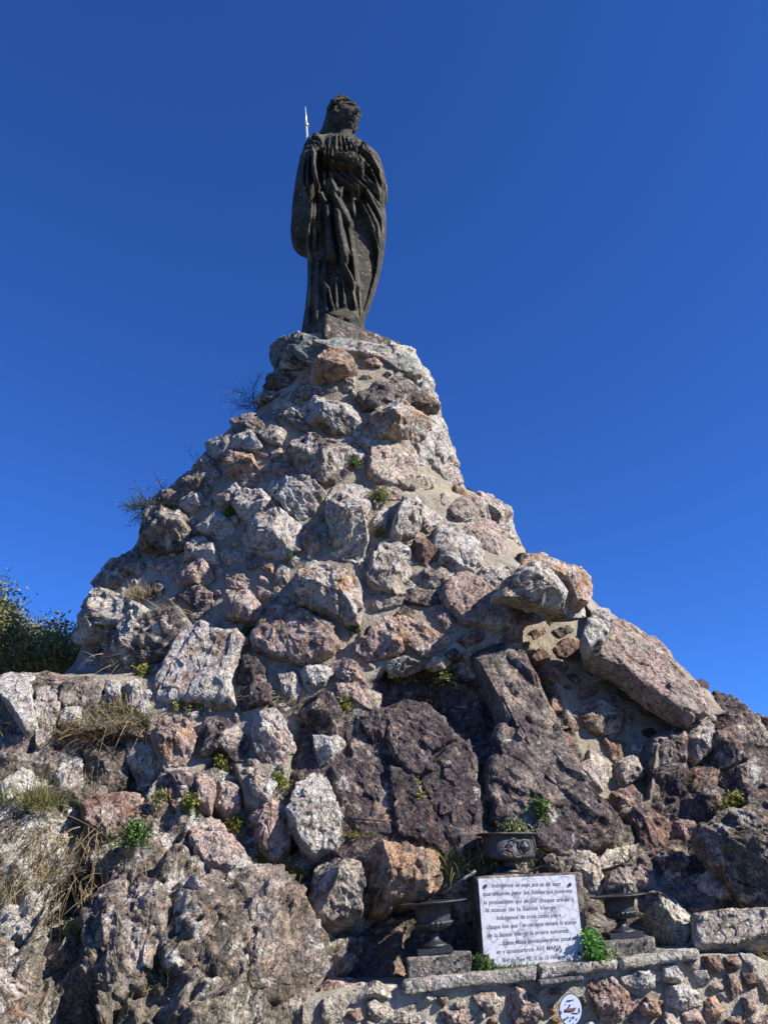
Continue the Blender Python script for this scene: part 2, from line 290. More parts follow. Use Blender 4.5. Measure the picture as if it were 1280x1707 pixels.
# crop, relief factor, colours, outline
PED = '''
c3 .5 b 210,60 250,30 300,5 400,0 470,20 480,60 400,130 340,110 300,130 240,170 212,120
c3 .3 bw 470,20 640,10 760,60 880,70 940,110 980,180 900,170 850,160 780,120 690,100 640,90 560,75
c3 .75 ow 470,70 500,65 600,100 640,150 590,180 480,210 420,230 370,190 400,140
c3 .4 rt 690,110 740,100 780,140 770,155 690,140
c3 .4 t 590,200 640,190 640,260 600,275 580,250
c3 .6 t 640,200 660,200 690,290 680,370 650,375 635,300
c3 .6 dg 690,260 760,240 900,215 960,250 1010,300 1060,370 1000,370 860,350 780,350 720,330
c3 .75 wo 700,440 780,360 880,350 970,355 1040,400 1000,490 920,525 830,500 700,490
c3 .4 g 220,120 300,100 360,130 340,160 250,170
c3 .5 d 180,270 210,200 280,190 330,200 300,240 240,270
c3 .5 g 130,330 180,280 240,280 210,320 160,345
c3 .4 gb 270,300 330,270 450,250 470,280 400,310 350,330 290,320
c3 .5 wd 200,340 260,320 350,350 340,380 240,370
c3 .5 wd 360,370 440,300 500,310 590,330 620,360 680,440 670,500 620,480 520,460 480,430 430,440 370,400
X .35 w 655,568 690,585 702,604 680,612 655,600
X .3 wb 690,598 712,618 722,648 700,640 684,618
X .4 w 704,640 726,655 736,692 716,690 700,664
X .35 w 716,690 738,700 748,736 728,738 714,712
X .35 wt 728,738 750,738 762,775 742,775 728,756
X .35 w 740,772 762,778 770,805 750,806
X .3 w 700,722 722,737 730,765 708,760 698,740
X .5 gd 385,705 425,690 440,712 400,730
X .5 w 345,742 372,722 392,735 372,762 348,760
X .5 gd 318,770 345,758 362,780 330,795
X .5 dg 302,800 335,795 350,815 315,828
X .45 g 160,975 190,935 222,912 226,935 196,965 170,988
X .4 k 455,598 478,580 500,590 490,606 462,612
c3 .5 gd 200,390 250,370 330,380 400,440 380,460 280,440 210,410
c3 .4 rp 480,470 530,440 610,470 590,500 510,495
c3 .4 tg 150,480 200,450 280,480 260,540 190,530
c3 .35 w 0,500 70,470 130,500 160,550 120,570 60,560 0,580
c3 .4 op 0,600 60,560 110,600 155,705 70,705 0,690
c3 .6 gk 300,560 330,500 440,490 560,510 610,560 620,640 570,700 490,720 400,690 350,640 320,590
c3 .5 wt 621,590 680,580 710,610 700,650 650,660
c3 .16 tp! 690,540 780,520 900,530 940,570 960,650 940,700 950,780 850,760 760,730 720,690 720,600
c3 .4 w 960,550 1000,540 1020,600 1000,650 970,640
c3 .35 wt 1020,400 1070,440 1090,530 1060,580 1030,560 1000,500
c3 .5 t 1100,530 1140,540 1155,590 1140,620 1100,600
c3 .3 w 1026,580 1100,600 1130,660 1140,740 1100,720 1050,660
c3 .3 t 1000,690 1060,720 1040,770 970,780 950,740
c3 .5 o 1150,760 1200,770 1215,810 1180,820 1150,790
c3 .5 wg 200,760 230,710 330,710 420,740 480,790 440,840 420,890 350,910 270,850 220,800
c3 .4 pt 230,650 300,640 330,680 280,705 230,700
X .65 wo 546,815 562,800 590,798 612,808 617,835 606,860 613,890 605,912 595,928 570,918 557,895 545,860
c5 .6 w 490,230 500,180 550,60 600,60 650,100 715,155 690,180 620,200 600,240 520,260
c3 .3 pg 750,760 810,740 880,790 870,830 800,830 760,800
c3 .3 wp 740,940 790,860 820,890 800,980 750,1000
c5 .45 gp 770,120 800,90 870,85 920,120 970,180 960,210 900,180 830,180 790,160
c5 .6 wd 885,70 915,55 965,70 1025,130 1050,170 1065,250 1020,240 980,210 970,170 920,120
c3 .5 w 0,760 30,740 70,790 60,830 0,850
c3 .5 w 40,880 60,800 180,800 230,850 160,920 110,960 80,920
c3 .3 g 10,700 60,700 150,740 180,780 110,780 40,740
c4 .5 gw 590,10 680,0 740,40 750,80 700,100 620,90 580,70 500,90 530,60
c4 .5 g 425,135 460,110 560,100 560,150 500,170 440,190 430,150
c4 .5 w 560,130 620,100 650,120 645,165 600,195 560,180
c4 .6 gd 345,310 370,250 440,190 540,200 555,260 540,330 470,365 380,370
c4 .6 wg 710,130 760,100 830,110 840,135 800,165 740,165
c4 .4 w 820,180 880,120 960,130 970,160 920,210 870,250 830,220
c4 .5 w 640,260 670,220 740,210 790,260 780,300 720,320 660,300
c4 .4 g 560,260 620,240 640,290 600,310 570,290
c4 .4 wt 570,400 610,340 660,325 710,360 720,430 680,440 620,420 580,430
c4 .35 tp 740,400 780,380 835,400 840,430 800,460 760,440
c4 .2 p 710,470 740,455 760,480 740,505 710,490
c4 .45 wr 840,310 880,260 950,220 1000,180 1040,210 1100,260 1110,330 1080,380 1030,405 930,390 870,370 845,345
c4 .4 p 510,500 560,440 620,425 670,440 695,500 650,530 600,530 560,540
c4 .3 p 765,520 790,475 830,475 870,520 850,550 790,560 770,545
c4 .3 op 910,455 960,440 1010,450 1000,500 960,480
c4 .3 t 1010,450 1060,470 1060,540 1030,550 1000,520
c4 .2 pt 900,500 930,495 980,530 950,535
c4 .4 p 900,540 940,560 1000,590 980,615 930,610 920,580
c4 .2 pt 975,550 1010,545 1030,580 1010,600 980,580
c4 .7 pw 750,640 765,590 830,580 890,590 925,640 920,680 860,700 790,690 755,670
c4 .4 kp 530,560 600,540 700,580 700,640 640,650 590,620 560,600
c4 .5 wk 600,690 650,665 700,690 650,720 600,715
c4 .2 to 725,720 750,705 810,720 815,745 770,755 735,745
c4 .3 g 860,410 900,400 930,430 900,470 865,460
c4 .5 ow 1135,370 1130,300 1150,270 1190,300 1195,380 1170,405 1140,400
c5 .5 wo 30,500 60,400 100,355 200,370 300,420 335,480 330,560 320,650 250,640 190,610 110,590 50,570
X .24 pr! 420,1067 434,1039 452,1014 477,1017 510,1020 551,1044 564,1070 552,1084 527,1098 498,1105 460,1095 430,1085
X .2 wr! 268,1130 292,1078 318,1048 340,1044 376,1056 404,1058 416,1076 404,1098 390,1124 386,1150 392,1172 350,1174 312,1170 278,1176 264,1168
c4 .6 k 810,950 830,910 890,870 940,930 940,970 880,985 820,980
D .4 wg 180,100 230,80 270,160 290,190 240,250 200,200
D .4 wd 290,110 330,80 400,80 425,115 390,160 320,190 300,160
c4 .5 k 830,1040 860,1000 970,1000 975,1090 840,1110
c4 .55 wg 60,680 75,640 110,610 150,580 260,580 320,640 310,680 240,720 190,740 150,790 120,820 70,780
c4 .5 gk 50,920 110,850 190,760 300,690 420,660 520,660 560,700 540,760 450,850 350,900 260,950 150,945
c4 .4 g 165,550 210,490 260,440 290,480 260,540 190,565
c4 .4 gp 290,420 330,400 380,440 370,490 310,480
c4 .3 p 460,430 520,425 540,460 480,490 450,470
c4 .3 kp 420,540 450,520 480,560 460,620 420,600
c4 .3 g 405,390 450,385 460,415 420,415
c4 .5 w 310,1000 370,975 380,1060 330,1080
c5 .4 tw 370,430 440,290 470,310 540,380 560,420 540,500 500,520 430,510 380,480
c5 .4 wg 445,285 500,270 560,330 575,380 520,395 480,350
c5 .5 r 580,290 640,270 700,300 700,340 650,380 600,350
c5 .4 wg 690,240 720,190 760,170 830,230 880,310 900,350 860,420 790,400 720,360 690,300
c5 .45 pw 840,220 880,190 950,210 1000,270 1025,330 980,370 930,350 880,280
c5 .3 wp 890,440 920,400 980,390 1020,430 1025,500 1020,540 960,510 910,480
c5 .4 g 1020,400 1050,390 1080,430 1080,490 1030,480
c5 .4 gt 590,440 640,410 680,430 740,380 760,420 720,480 640,500 580,490 540,500
c5 .3 kg 530,540 600,510 680,520 710,560 650,580 560,570
c5 .3 t 340,530 360,510 440,540 530,550 500,580 400,600 350,570
c5 .4 dr 495,630 540,590 590,620 560,660 510,650
c5 .5 p 680,590 710,580 750,640 775,700 740,700 700,650
c5 .35 po 300,800 320,740 400,690 450,650 540,640 640,680 730,730 730,770 690,800 620,810 570,760 520,800 430,820 330,830
c5 .5 pw 590,790 610,760 660,750 700,790 680,820 620,815
c5 .22 p! 710,540 760,470 820,440 880,460 1000,560 1030,580 1030,690 950,680 860,680 800,650 750,600
c5 .5 ro 1000,560 1060,570 1090,610 1085,720 1070,785 1040,760 1030,640
c5 .4 r 790,740 850,700 910,710 900,740 830,770
c5 .5 k 730,800 780,780 800,820 760,835 735,820
c5 .5 t 630,870 680,820 740,830 730,870 680,890
c5 .4 g 460,850 540,820 600,840 640,870 570,900 480,920
c5 .4 p 200,860 260,830 320,860 360,950 330,1000 260,930 210,900
c5 .4 p 230,930 280,920 370,1000 370,1045 290,1010 240,1030
c5 .4 w 830,180 870,170 900,200 870,220 840,210
c5 .4 t 1000,250 1050,260 1080,280 1080,300 1020,290
c5 .4 w 520,250 580,230 600,270 550,290 520,280
c5 .5 d 1070,340 1110,330 1150,360 1120,400 1080,400
c6 .6 ow@6.85 135,190 190,130 240,120 300,175 425,215 455,265 445,310 400,300 340,240 260,210
c6 .5 wd@6.78 125,210 180,170 240,165 300,230 420,300 450,330 450,400 380,400 250,350 120,300 85,310
c6 .5 wd@6.95 440,440 480,380 500,360 545,365 550,450 520,490 460,510 430,480
c6 .2 pw!@7.22 440,560 500,490 560,430 640,465 740,520 845,625 940,735 990,800 990,850 920,895 900,870 700,740 600,660 480,600
c6 .2 r 180,480 240,455 250,480 200,510
c6 .2 d 290,470 360,450 380,475 320,500
c6 .25 r 300,560 330,520 390,520 440,600 390,615 310,590
c6 .25 r 190,590 250,540 275,590 250,635 200,610
c6 .25 ro 250,670 320,625 350,640 310,710 260,690
c6 .2 k 340,680 370,670 415,705 390,725
c6 .3 ro 380,780 420,730 490,745 480,770 390,800
c6 .3 ro 275,810 300,755 335,780 320,840 285,840
c6 .5 rt 390,850 440,820 520,800 620,830 665,860 650,930 500,950 440,900
c6 .25 r 690,840 700,800 760,830 740,870 700,860
c6 .1 g 440,640 460,630 570,690 560,720 450,700
c6 .3 r 350,880 380,890 400,930 370,940 350,920
c6 .3 ro 520,980 570,960 620,1000 600,1060 560,1070 540,1030
c6 .35 tw 380,1110 440,1090 460,1010 510,1010 540,1060 545,1150 510,1210 440,1160
c6 .45 tw 580,1070 640,1055 700,1080 700,1150 620,1185 590,1150
c6 .25 w 650,1010 720,1005 690,1040 650,1030
c6 .2 r 310,960 360,950 385,990 350,1010 320,990
c6 .2 k 600,740 640,760 670,790 650,800 610,770
c6 .2 r 150,530 185,525 185,550 150,555
c6 .2 g 545,760 600,780 620,810 560,800
c6 .2 k 680,950 740,930 760,950 720,975
c6 .2 r 330,735 365,725 370,745 340,750
c6 .2 k 380,1040 410,1040 405,1060 385,1060
c6 .2 d 160,400 210,395 200,430 165,420
A .35 po 800,760 860,720 940,760 990,830 980,900 940,970 850,970 820,900
A .45 kw 1010,830 1040,760 1100,750 1200,800 1240,860 1230,930 1180,950 1130,900 1030,930
A .4 kp 850,1020 980,1010 980,1090 920,1130 880,1060
D .5 wp 50,280 130,250 200,330 240,440 200,500 140,550 90,500 60,400
D .3 tm 580,200 620,185 650,210 650,270 600,270
'''
BED = '''
A .22 w! 0,560 70,540 180,560 160,640 190,780 120,800 60,700 0,650
A .3 w 200,620 270,560 330,560 320,660 300,700 240,820 190,860 180,700
A .35 dg 330,570 430,540 520,570 500,620 450,640 340,660 310,650
A .4 w 300,760 330,690 400,680 410,740 340,780
A .4 wg 650,870 720,820 800,880 800,990 760,1070 690,1090 660,960
A .25 d 430,950 480,850 580,860 650,960 640,1090 540,1120 450,1070
A .4 wg 290,1030 330,940 400,900 420,1080 360,1200 320,1130
A .3 rp 430,1150 560,1130 700,1150 770,1200 770,1260 700,1310 560,1330 440,1300
A .5 p 1000,1050 1060,1020 1090,1100 1060,1180 1010,1170
A .4 pw 1100,1040 1180,1010 1220,1110 1220,1200 1150,1220 1080,1170
A .4 w 10,1040 80,1000 160,1020 170,1090 110,1180 20,1190
A .4 r 840,1100 900,1070 920,1140 880,1190
D .5 kw 250,290 300,230 400,200 450,260 470,330 430,400 370,390 330,330
D .4 wp 340,400 430,400 480,440 420,510 370,530 350,460
D .35 k 540,310 600,290 680,320 700,400 690,480 640,460 590,390
D .10 k! 680,300 780,250 860,270 940,330 1000,420 940,450 880,480 900,560 800,580 730,510 690,430
D .09 k! 880,560 960,470 1060,430 1100,560 1110,700 1120,900 1020,960 950,860 870,700 840,620
D .09 k! 700,560 790,570 850,680 940,820 940,950 880,900 730,860 710,700
D .12 k! 480,370 560,380 640,470 700,560 710,700 700,860 580,870 500,780 440,650 420,560 500,500
D .4 wk 280,640 360,570 400,620 440,720 480,860 440,900 330,920 280,880 220,760
D .45 pr 60,760 160,700 220,740 230,870 160,930 100,900
X .20 kg! 782,1100 830,1075 870,1095 890,1130 915,1185 945,1250 975,1310 1040,1380 1035,1405 960,1422 900,1425 855,1372 815,1370 805,1290 830,1200 820,1140
C .4 gd 550,440 640,415 720,440 660,510 580,500
C .35 pw 50,300 110,250 180,250 230,330 300,400 380,480 330,510 240,480 120,450 60,400
C .4 wt 390,420 430,400 530,480 500,520 440,490
B .4 pw 970,190 1050,180 1120,230 1200,390 1180,420 1040,370 970,300
X .3 dg 300,1500 352,1464 430,1452 478,1462 505,1500 532,1560 548,1600 520,1640 440,1652 380,1660 320,1640 270,1590 280,1540
X .25 dw 150,1480 200,1440 262,1462 285,1500 262,1560 230,1620 190,1640 150,1600 135,1540
X .3 dw -40,1590 20,1560 48,1600 60,1680 40,1760 -40,1760
F .22 tw!@6.12 850,765 1060,742 1300,730 1300,880 1060,950 890,945
F .4 kg 0,480 60,420 160,460 200,520 100,530 0,530
F .4 t 160,420 230,390 300,420 350,540 340,640 260,650 210,560 190,480
F .3 tm 330,460 380,400 560,360 620,400 560,430 480,460 350,500
F .5 g 360,600 390,520 470,500 530,560 500,640 420,640
F .4 pg 510,560 560,480 620,520 660,580 620,620 540,600
F .4 pd 600,640 660,600 740,620 770,680 700,700 640,710
F .4 wy 890,830 940,790 1010,790 1060,870 1010,900 920,900
F .4 rk 410,80 520,50 580,100 640,200 720,260 700,380 600,380 540,280 470,180
F .45 dk 660,420 740,370 830,440 800,520 720,550 690,480
F .4 rp 740,260 830,200 880,260 850,330 740,340
F .4 kr 880,60 960,30 1020,60 1030,160 940,190 880,170
F .3 w 880,560 960,500 1040,560 1070,640 1000,660 900,620
F .4 tg 0,600 40,640 60,720 0,700
c6 .5 k 935,705 980,695 1000,740 980,800 950,770
c6 .45 k 1000,760 1060,770 1100,790 1180,860 1240,900 1240,940 1180,950 1080,900 1010,840
c6 .4 kw 780,960 870,920 900,980 890,1050 800,1090 740,1080 750,1000
c6 .35 gw 900,930 1000,900 1030,960 1030,1010 960,1060 900,1010
c6 .4 k 730,1110 800,1090 890,1060 910,1130 860,1230 760,1210
c6 .4 rk 890,1140 960,1070 1030,1100 1040,1180 980,1260 900,1240
c6 .4 kw 1040,960 1130,930 1200,1000 1190,1060 1100,1080 1050,1040
c6 .4 gk 1110,1070 1200,1070 1270,1120 1260,1200 1160,1180
c6 .3 t 1140,860 1220,870 1280,960 1240,1000 1190,950
'''
WALL = '''
C .3 p 680,1070 760,1050 920,1080 920,1100 780,1140 710,1130
C .4 tw 920,1090 1080,1100 1060,1160 960,1160 880,1190
C .25 tg 730,1180 780,1165 830,1190 820,1280 750,1300 720,1260
C .3 tw 950,1200 990,1180 1060,1230 1010,1290 960,1250
C .4 tg 540,1150 600,1130 680,1130 720,1200 700,1295 560,1295 520,1230
E .4 r 320,1150 370,1145 380,1170 350,1210 325,1190
E .4 to 540,1150 640,1110 690,1170 680,1240 620,1230 560,1190
E .3 pr 710,1110 800,1090 900,1170 930,1270 780,1295 730,1200
E .2 tw 30,1240 200,1180 200,1295 0,1295
E .35 pw 290,1240 400,1230 500,1220 560,1290 500,1310 300,1310
E .3 r 980,1100 1060,1090 1050,1130 990,1130
E .3 o 970,1210 1010,1190 1020,1240 980,1250
E .3 o 985,1280 1025,1255 1045,1290 1000,1310
E .3 rd 1160,1150 1185,1140 1200,1190 1175,1200
F .3 rp 280,1160 400,1130 550,1240 540,1310 460,1330 380,1371 320,1300 290,1200
F .4 gw 480,1120 560,1080 680,1080 690,1150 560,1180 500,1150
F .4 wt 690,1050 760,1040 800,1110 770,1160 700,1130
F .3 w 860,1080 930,1070 950,1140 900,1150
F .6 ro 560,1280 600,1230 690,1250 700,1290 640,1340 580,1330
F .3 wt 720,1170 800,1150 880,1200 900,1260 800,1290 730,1260
F .3 rd 920,1000 1010,990 1030,1060 960,1090 920,1050
F .3 rd 1040,1000 1100,985 1120,1060 1060,1080
F .3 rp 1050,1100 1110,1090 1130,1180 1080,1230 1050,1160
F .3 r 1150,1090 1220,1095 1220,1160 1180,1180 1150,1140
F .3 op 930,1250 980,1220 1020,1290 1000,1371 930,1340
F .3 p 1140,1230 1200,1210 1230,1290 1160,1330
F .3 p 800,1310 880,1290 920,1371 820,1371
F .3 wt 1130,980 1180,985 1220,1060 1190,1075
F .3 tw 820,1020 900,1010 900,1060 830,1070
'''
# free-standing boulders: label, then the same line
BOULD = [
 ('upright grey pointed boulder standing left of the left urn behind the ledge', 'C .75 gt 680,640 705,490 765,440 800,355 865,350 905,400 890,500 905,640 910,740 840,760 750,775 695,730'),
 ('orange brown angular boulder with a dark cleft, above the left cast iron urn', 'C .6 od 930,480 1000,410 1080,420 1180,440 1250,430 1300,450 1305,560 1270,640 1200,680 1090,690 1070,740 1010,720 990,620 940,540'),
 ('small dark rounded boulder at the foot of the ledge left of the urn block', 'C .6 gd 750,1000 800,940 860,950 880,1000 850,1040 780,1040'),
 ('large smooth dark grey boulder leaning in from the right edge of the photo', 'X .4 dg 1158,1398 1176,1386 1226,1350 1280,1306 1305,1330 1312,1400 1300,1500 1256,1496 1226,1484 1211,1466 1197,1448 1176,1428'),
 ('pale greenish boulder between the right urn and the flat ledge at right', 'F .5 yw 580,760 700,690 790,690 860,760 880,940 820,970 760,920 640,850'),
]
def parse(line):
    a = line.split(); cr, fac, cc = a[0], float(a[1]), a[2]
    Y = None
    if '@' in cc: cc, Y = cc.split('@'); Y = float(Y)
    x0, y0, s = CR[cr]
    pts = [tuple(float(q) for q in p.split(',')) for p in a[3:]]
    pts = [(x0 + x * s, y0 + y * s) for x, y in pts]
    mx = sum(p[0] for p in pts) / len(pts); my = sum(p[1] for p in pts) / len(pts)
    mr = sum(math.hypot(p[0] - mx, p[1] - my) for p in pts) / len(pts); g_ = 1 + min(.14, 3.6 / mr)
    pts = [(mx + (x - mx) * g_, my + (y - my) * g_) for x, y in pts]
    return fac, cc, Y, pts
def blur(A, k):
    for ax in (0, 1):
        c = np.cumsum(np.concatenate([np.repeat(A.take([0], ax), k + 1, ax), A, np.repeat(A.take([-1], ax), k, ax)], ax), ax)
        n = A.shape[ax]
        A = (c.take(range(2 * k + 1, 2 * k + 1 + n), ax) - c.take(range(0, n), ax)) / (2 * k + 1)
    return A
# ------------------------------------------------------------------ the rock mass: depth laid out at control points, metres from the viewer
CTRL = [(565,600,7.75),(600,700,7.6),(600,800,7.4),(480,900,7.25),(700,900,7.2),(600,1000,7.0),(800,1000,7.0),(600,1100,6.85),(720,1200,6.75),
 (700,1380,6.5),(750,1450,6.45),(860,1200,6.7),(900,1400,6.4),(600,1500,6.2),(600,1600,6.02),(700,1600,6.35),(850,1600,6.4),(1050,1250,6.95),(1150,1350,6.8),
 (1200,1480,6.5),(1000,1520,6.45),(1300,1400,6.4),(1250,1540,6.35),(1000,1620,6.35),(1200,1640,6.2),(300,1000,7.35),(200,1060,7.25),(150,1180,6.8),
 (50,1200,6.7),(-150,1200,6.6),(100,1400,6.1),(50,1600,5.2),(300,1300,6.6),(300,1500,5.75),(400,1660,5.4),(200,1690,5.05),(560,1690,5.6),
 (450,1450,6.15),(300,900,7.6),(1100,1100,7.3),(1300,1250,7.2),(1450,1500,6.4),(-250,1600,5.0),(-250,1780,4.6),(200,1780,4.8),(600,1780,5.3),(900,1780,6.2),(1450,1780,5.9),(800,1700,6.35)]
Cx = np.array([[c[0], c[1]] for c in CTRL], float) / 500; Cy = np.array([c[2] for c in CTRL])
def _U(r2): return np.where(r2 > 1e-12, r2 * np.log(r2 + 1e-12) * .5, 0)
_n = len(Cx); _K = _U(((Cx[:, None] - Cx[None]) ** 2).sum(-1)) + np.eye(_n) * .01
_A = np.zeros((_n + 3, _n + 3)); _A[:_n, :_n] = _K; _A[:_n, _n] = 1; _A[:_n, _n+1:] = Cx; _A[_n:, :_n] = _A[:_n, _n:].T
_w = np.linalg.solve(_A, np.concatenate([Cy, np.zeros(3)]))
def tps(u, v):
    q = np.stack([u, v], -1) / 500; r = _w[_n] + q @ _w[_n+1:]
    for k in range(_n): r = r + _w[k] * _U(((q - Cx[k]) ** 2).sum(-1))
    return r
UL = [(556,512),(562,482),(575,462),(600,458),(625,460),(655,440),(690,425),(712,385),(740,352),(770,328),(800,308),(820,272),(880,236),(910,226),
      (940,196),(975,168),(1000,140),(1030,134),(1070,140),(1105,125),(1122,105),(1131,10),(1140,-160),(1200,-280),(1800,-320)]
UR = [(556,560),(566,604),(575,650),(582,676),(590,692),(620,706),(660,722),(690,732),(740,752),(790,762),(815,778),(832,828),(885,858),(925,878),(940,918),(960,955),(985,975),
      (1012,998),(1045,1052),(1100,1112),(1150,1178),(1170,1222),(1190,1285),(1215,1400),(1240,1560),(1800,1600)]
YE = [(556,8.35),(1100,8.35),(1128,8.0),(1145,7.6),(1250,7.4),(1800,6.9)]
NV, NU = 640, 560
vs = np.concatenate([np.linspace(556, 1135, 300), np.linspace(1137, 1790, NV - 330), np.linspace(1802, 2150, 30)])
uL = np.interp(vs, *zip(*UL)); uR = np.interp(vs, *zip(*UR)); yE = np.interp(vs, *zip(*YE))
phi = np.concatenate([np.linspace(-math.pi/2, math.pi/2, NU)])
s = np.sin(phi * .985) / math.sin(math.pi/2 * .985)
s = .45 * s + .55 * np.linspace(-1, 1, NU)
U_ = (uL + uR)[:, None] / 2 + (uR - uL)[:, None] / 2 * s[None]; V_ = np.repeat(vs[:, None], NU, 1)
Yb = tps(U_, np.minimum(V_, 1790)) - .0004 * np.clip(V_ - 1790, 0, None)
_e = np.where(s[None] > 0, np.interp(vs, [900, 985], [3.2, 11])[:, None], 3.2)
edge = 1 - np.sqrt(np.clip(1 - np.abs(s)[None] ** _e, 0, 1))
pw = np.interp(vs, [556, 1110, 1150], [1, 1, .35])[:, None]
Yb = Yb + (yE[:, None] - Yb) * edge * pw
# the recess under the overhang, the hollow over the cliff, a few joints
REC = [(866,985),(975,1012),(1002,1056),(1162,1190),(1122,1226),(1090,1240),(1078,1330),(1035,1345),(980,1315),(930,1210),(886,1100),(868,1080)]
HOL = [(612,1150),(660,1120),(740,1118),(800,1140),(822,1190),(808,1300),(790,1270),(760,1215),(690,1180),(640,1185)]
Yb = Yb + (.42 - .12 * np.clip((V_ - 1100) / 180, 0, 1)) * softmask(U_, V_, REC, 5) + .12 * softmask(U_, V_, HOL, 16)
LEDGE = [(90,1240),(150,1225),(240,1235),(260,1300),(140,1310)]
Yb = Yb + .16 * softmask(U_, V_, LEDGE, 12)
CLEFT = [(40,1690),(75,1560),(110,1500),(135,1420),(165,1480),(150,1560),(190,1600),(150,1640),(130,1707),(120,1800),(40,1800)]
Yb = Yb + .45 * softmask(U_, V_, CLEFT, 14)
# shelf behind the urns and slab
SHELF = [(655,1640),(655,1555),(770,1475),(960,1470),(1110,1500),(1130,1640)]
P0 = at(U_, V_, Yb)
# smooth normals
def grid_normals(P):
    du = np.gradient(P, axis=1); dv = np.gradient(P, axis=0)
    n = np.cross(dv, du); n /= np.linalg.norm(n, axis=-1, keepdims=True) + 1e-12
    f = (n * (P - CAM)).sum(-1) > 0
    n[f] *= -1
    return n
Nn = grid_normals(P0); Ns = blur(Nn, 8); _vd = (P0 - CAM) / np.linalg.norm(P0 - CAM, axis=-1, keepdims=True); Ns = Ns - .35 * _vd; Ns /= np.linalg.norm(Ns, axis=-1, keepdims=True)
MORT = [(430,500),(740,500),(830,790),(900,880),(1010,930),(1210,1185),(1160,1215),(1105,1240),(1085,1335),(1040,1350),(992,1318),(948,1205),(898,1090),(820,1075),
        (770,1092),(745,1112),(640,1118),(604,1180),(560,1190),(500,1200),(478,1300),(430,1345),(405,1330),(380,1240),(330,1290),(290,1310),(255,1250),(240,1175),(190,1150),(100,1130),(60,980)]
mm = softmask(U_, V_, MORT, 5); 
flat = P0.reshape(-1, 3); nf = Ns.reshape(-1, 3); mf = mm.ravel(); uf = U_.ravel(); vf = V_.ravel()
CLIFF = [(560,1180),(660,1170),(800,1230),(810,1440),(560,1440),(480,1330),(500,1220)]
cl = softmask(uf, vf, CLIFF, 20)
# strata lean: squash space so that the broken planes run as in the photograph
def strata(p, sc, ang, squash):
    c, s_ = math.cos(ang), math.sin(ang)
    x = p[:, 0] * c + p[:, 2] * s_; z = -p[:, 0] * s_ + p[:, 2] * c
    return np.stack([x * sc, p[:, 1] * sc, z * sc * squash], 1)
warp = np.stack([fbm(flat * 1.7, 3, 91), fbm(flat * 1.7, 3, 92), fbm(flat * 1.7, 3, 93)], 1) * .16
pw_ = flat + warp
lean = np.interp(uf, [300, 700, 1000], [0, 0, 0])
h1, e1 = facet(strata(pw_, 2.7, math.radians(-28), .62), 11, 1.5)
h2, e2 = facet(strata(pw_, 6.5, math.radians(-35), .6), 23, 1.4)
h3, e3 = facet(strata(pw_, 15.0, math.radians(-30), .6), 37, 1.3)
k0 = chunk(strata(pw_, 1.35, math.radians(-35), .7), 101); k1 = chunk(strata(pw_, 3.2, math.radians(-40), .7), 202)
k2 = chunk(strata(pw_, 7.5, math.radians(-30), .65), 303); k3 = chunk(strata(flat, 17.0, math.radians(-30), .65), 404)
fb = fbm(flat * 9, 4, 5)
amp_big = .6 + .7 * np.clip((vf - 1250) / 200, 0, 1) * np.clip(1 - (uf - 560) / 120, 0, 1)
bed = amp_big * (.42 * k0 + .26 * k1 + .12 * k2) + .04 * k3 + .014 * h3 + .010 * fb
bed = bed * (1 - .75 * cl)
mor = .028 * fbm(flat * 2.6, 3, 71) + .012 * fbm(flat * 14, 3, 72) + .012 * np.minimum(0, fbm(flat * 6, 2, 77))
shelf = softmask(uf, vf, SHELF, 12)
disp = bed * (1 - mf) * (1 - .6 * shelf) + mor * mf
edgew = np.repeat((1 - np.clip((np.abs(s) - .96) / .04, 0, 1) * .3)[None], NV, 0).ravel()
full = flat + nf * (disp * edgew)[:, None]
# albedo
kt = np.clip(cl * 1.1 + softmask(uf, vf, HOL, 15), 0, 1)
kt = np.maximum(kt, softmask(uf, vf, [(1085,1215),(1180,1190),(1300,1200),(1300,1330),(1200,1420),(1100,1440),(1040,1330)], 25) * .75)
big = fbm(flat * 1.5, 3, 44); cell = np.clip(h2 * .6 + .5, 0, 1)
c_w, c_k, c_r, c_p, c_d, c_m, c_y = (np.array(PAL[k]) for k in 'wkrpdmy')
cb = c_d + (c_w * .62 - c_d) * np.clip(cell * .8 + big * .9 - .1, 0, 1)[:, None]
cb = cb + (c_p * .7 - cb) * (np.clip(fbm(flat * 2.2, 3, 45) * 2.2 - .1, 0, 1) * .7)[:, None]
cb = cb + (c_y * .6 - cb) * (np.clip((vf - 1380) / 160, 0, 1) * np.clip(1 - (uf - 500) / 100, 0, 1) * .2)[:, None]
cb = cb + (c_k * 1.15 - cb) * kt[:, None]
cm = c_m * (1 + .12 * big)[:, None]
colr = cb * (1 - mf)[:, None] + cm * mf[:, None]
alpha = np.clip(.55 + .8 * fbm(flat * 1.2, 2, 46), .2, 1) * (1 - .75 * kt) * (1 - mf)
colr4 = np.concatenate([colr, alpha[:, None]], 1)
FULL = full.reshape(NV, NU, 3)
quads = grid_faces(NV, NU)
qm = mf[quads].mean(1) > .5
bvh = BVHTree.FromPolygons([tuple(p) for p in full[:: 1]], [tuple(q) for q in grid_faces(NV, NU)[::1]], epsilon=0)
bvhs = BVHTree.FromPolygons([tuple(p) for p in (P0[::4, ::4]).reshape(-1, 3)], [tuple(q) for q in grid_faces(len(P0[::4]), len(P0[0, ::4]))], epsilon=0)
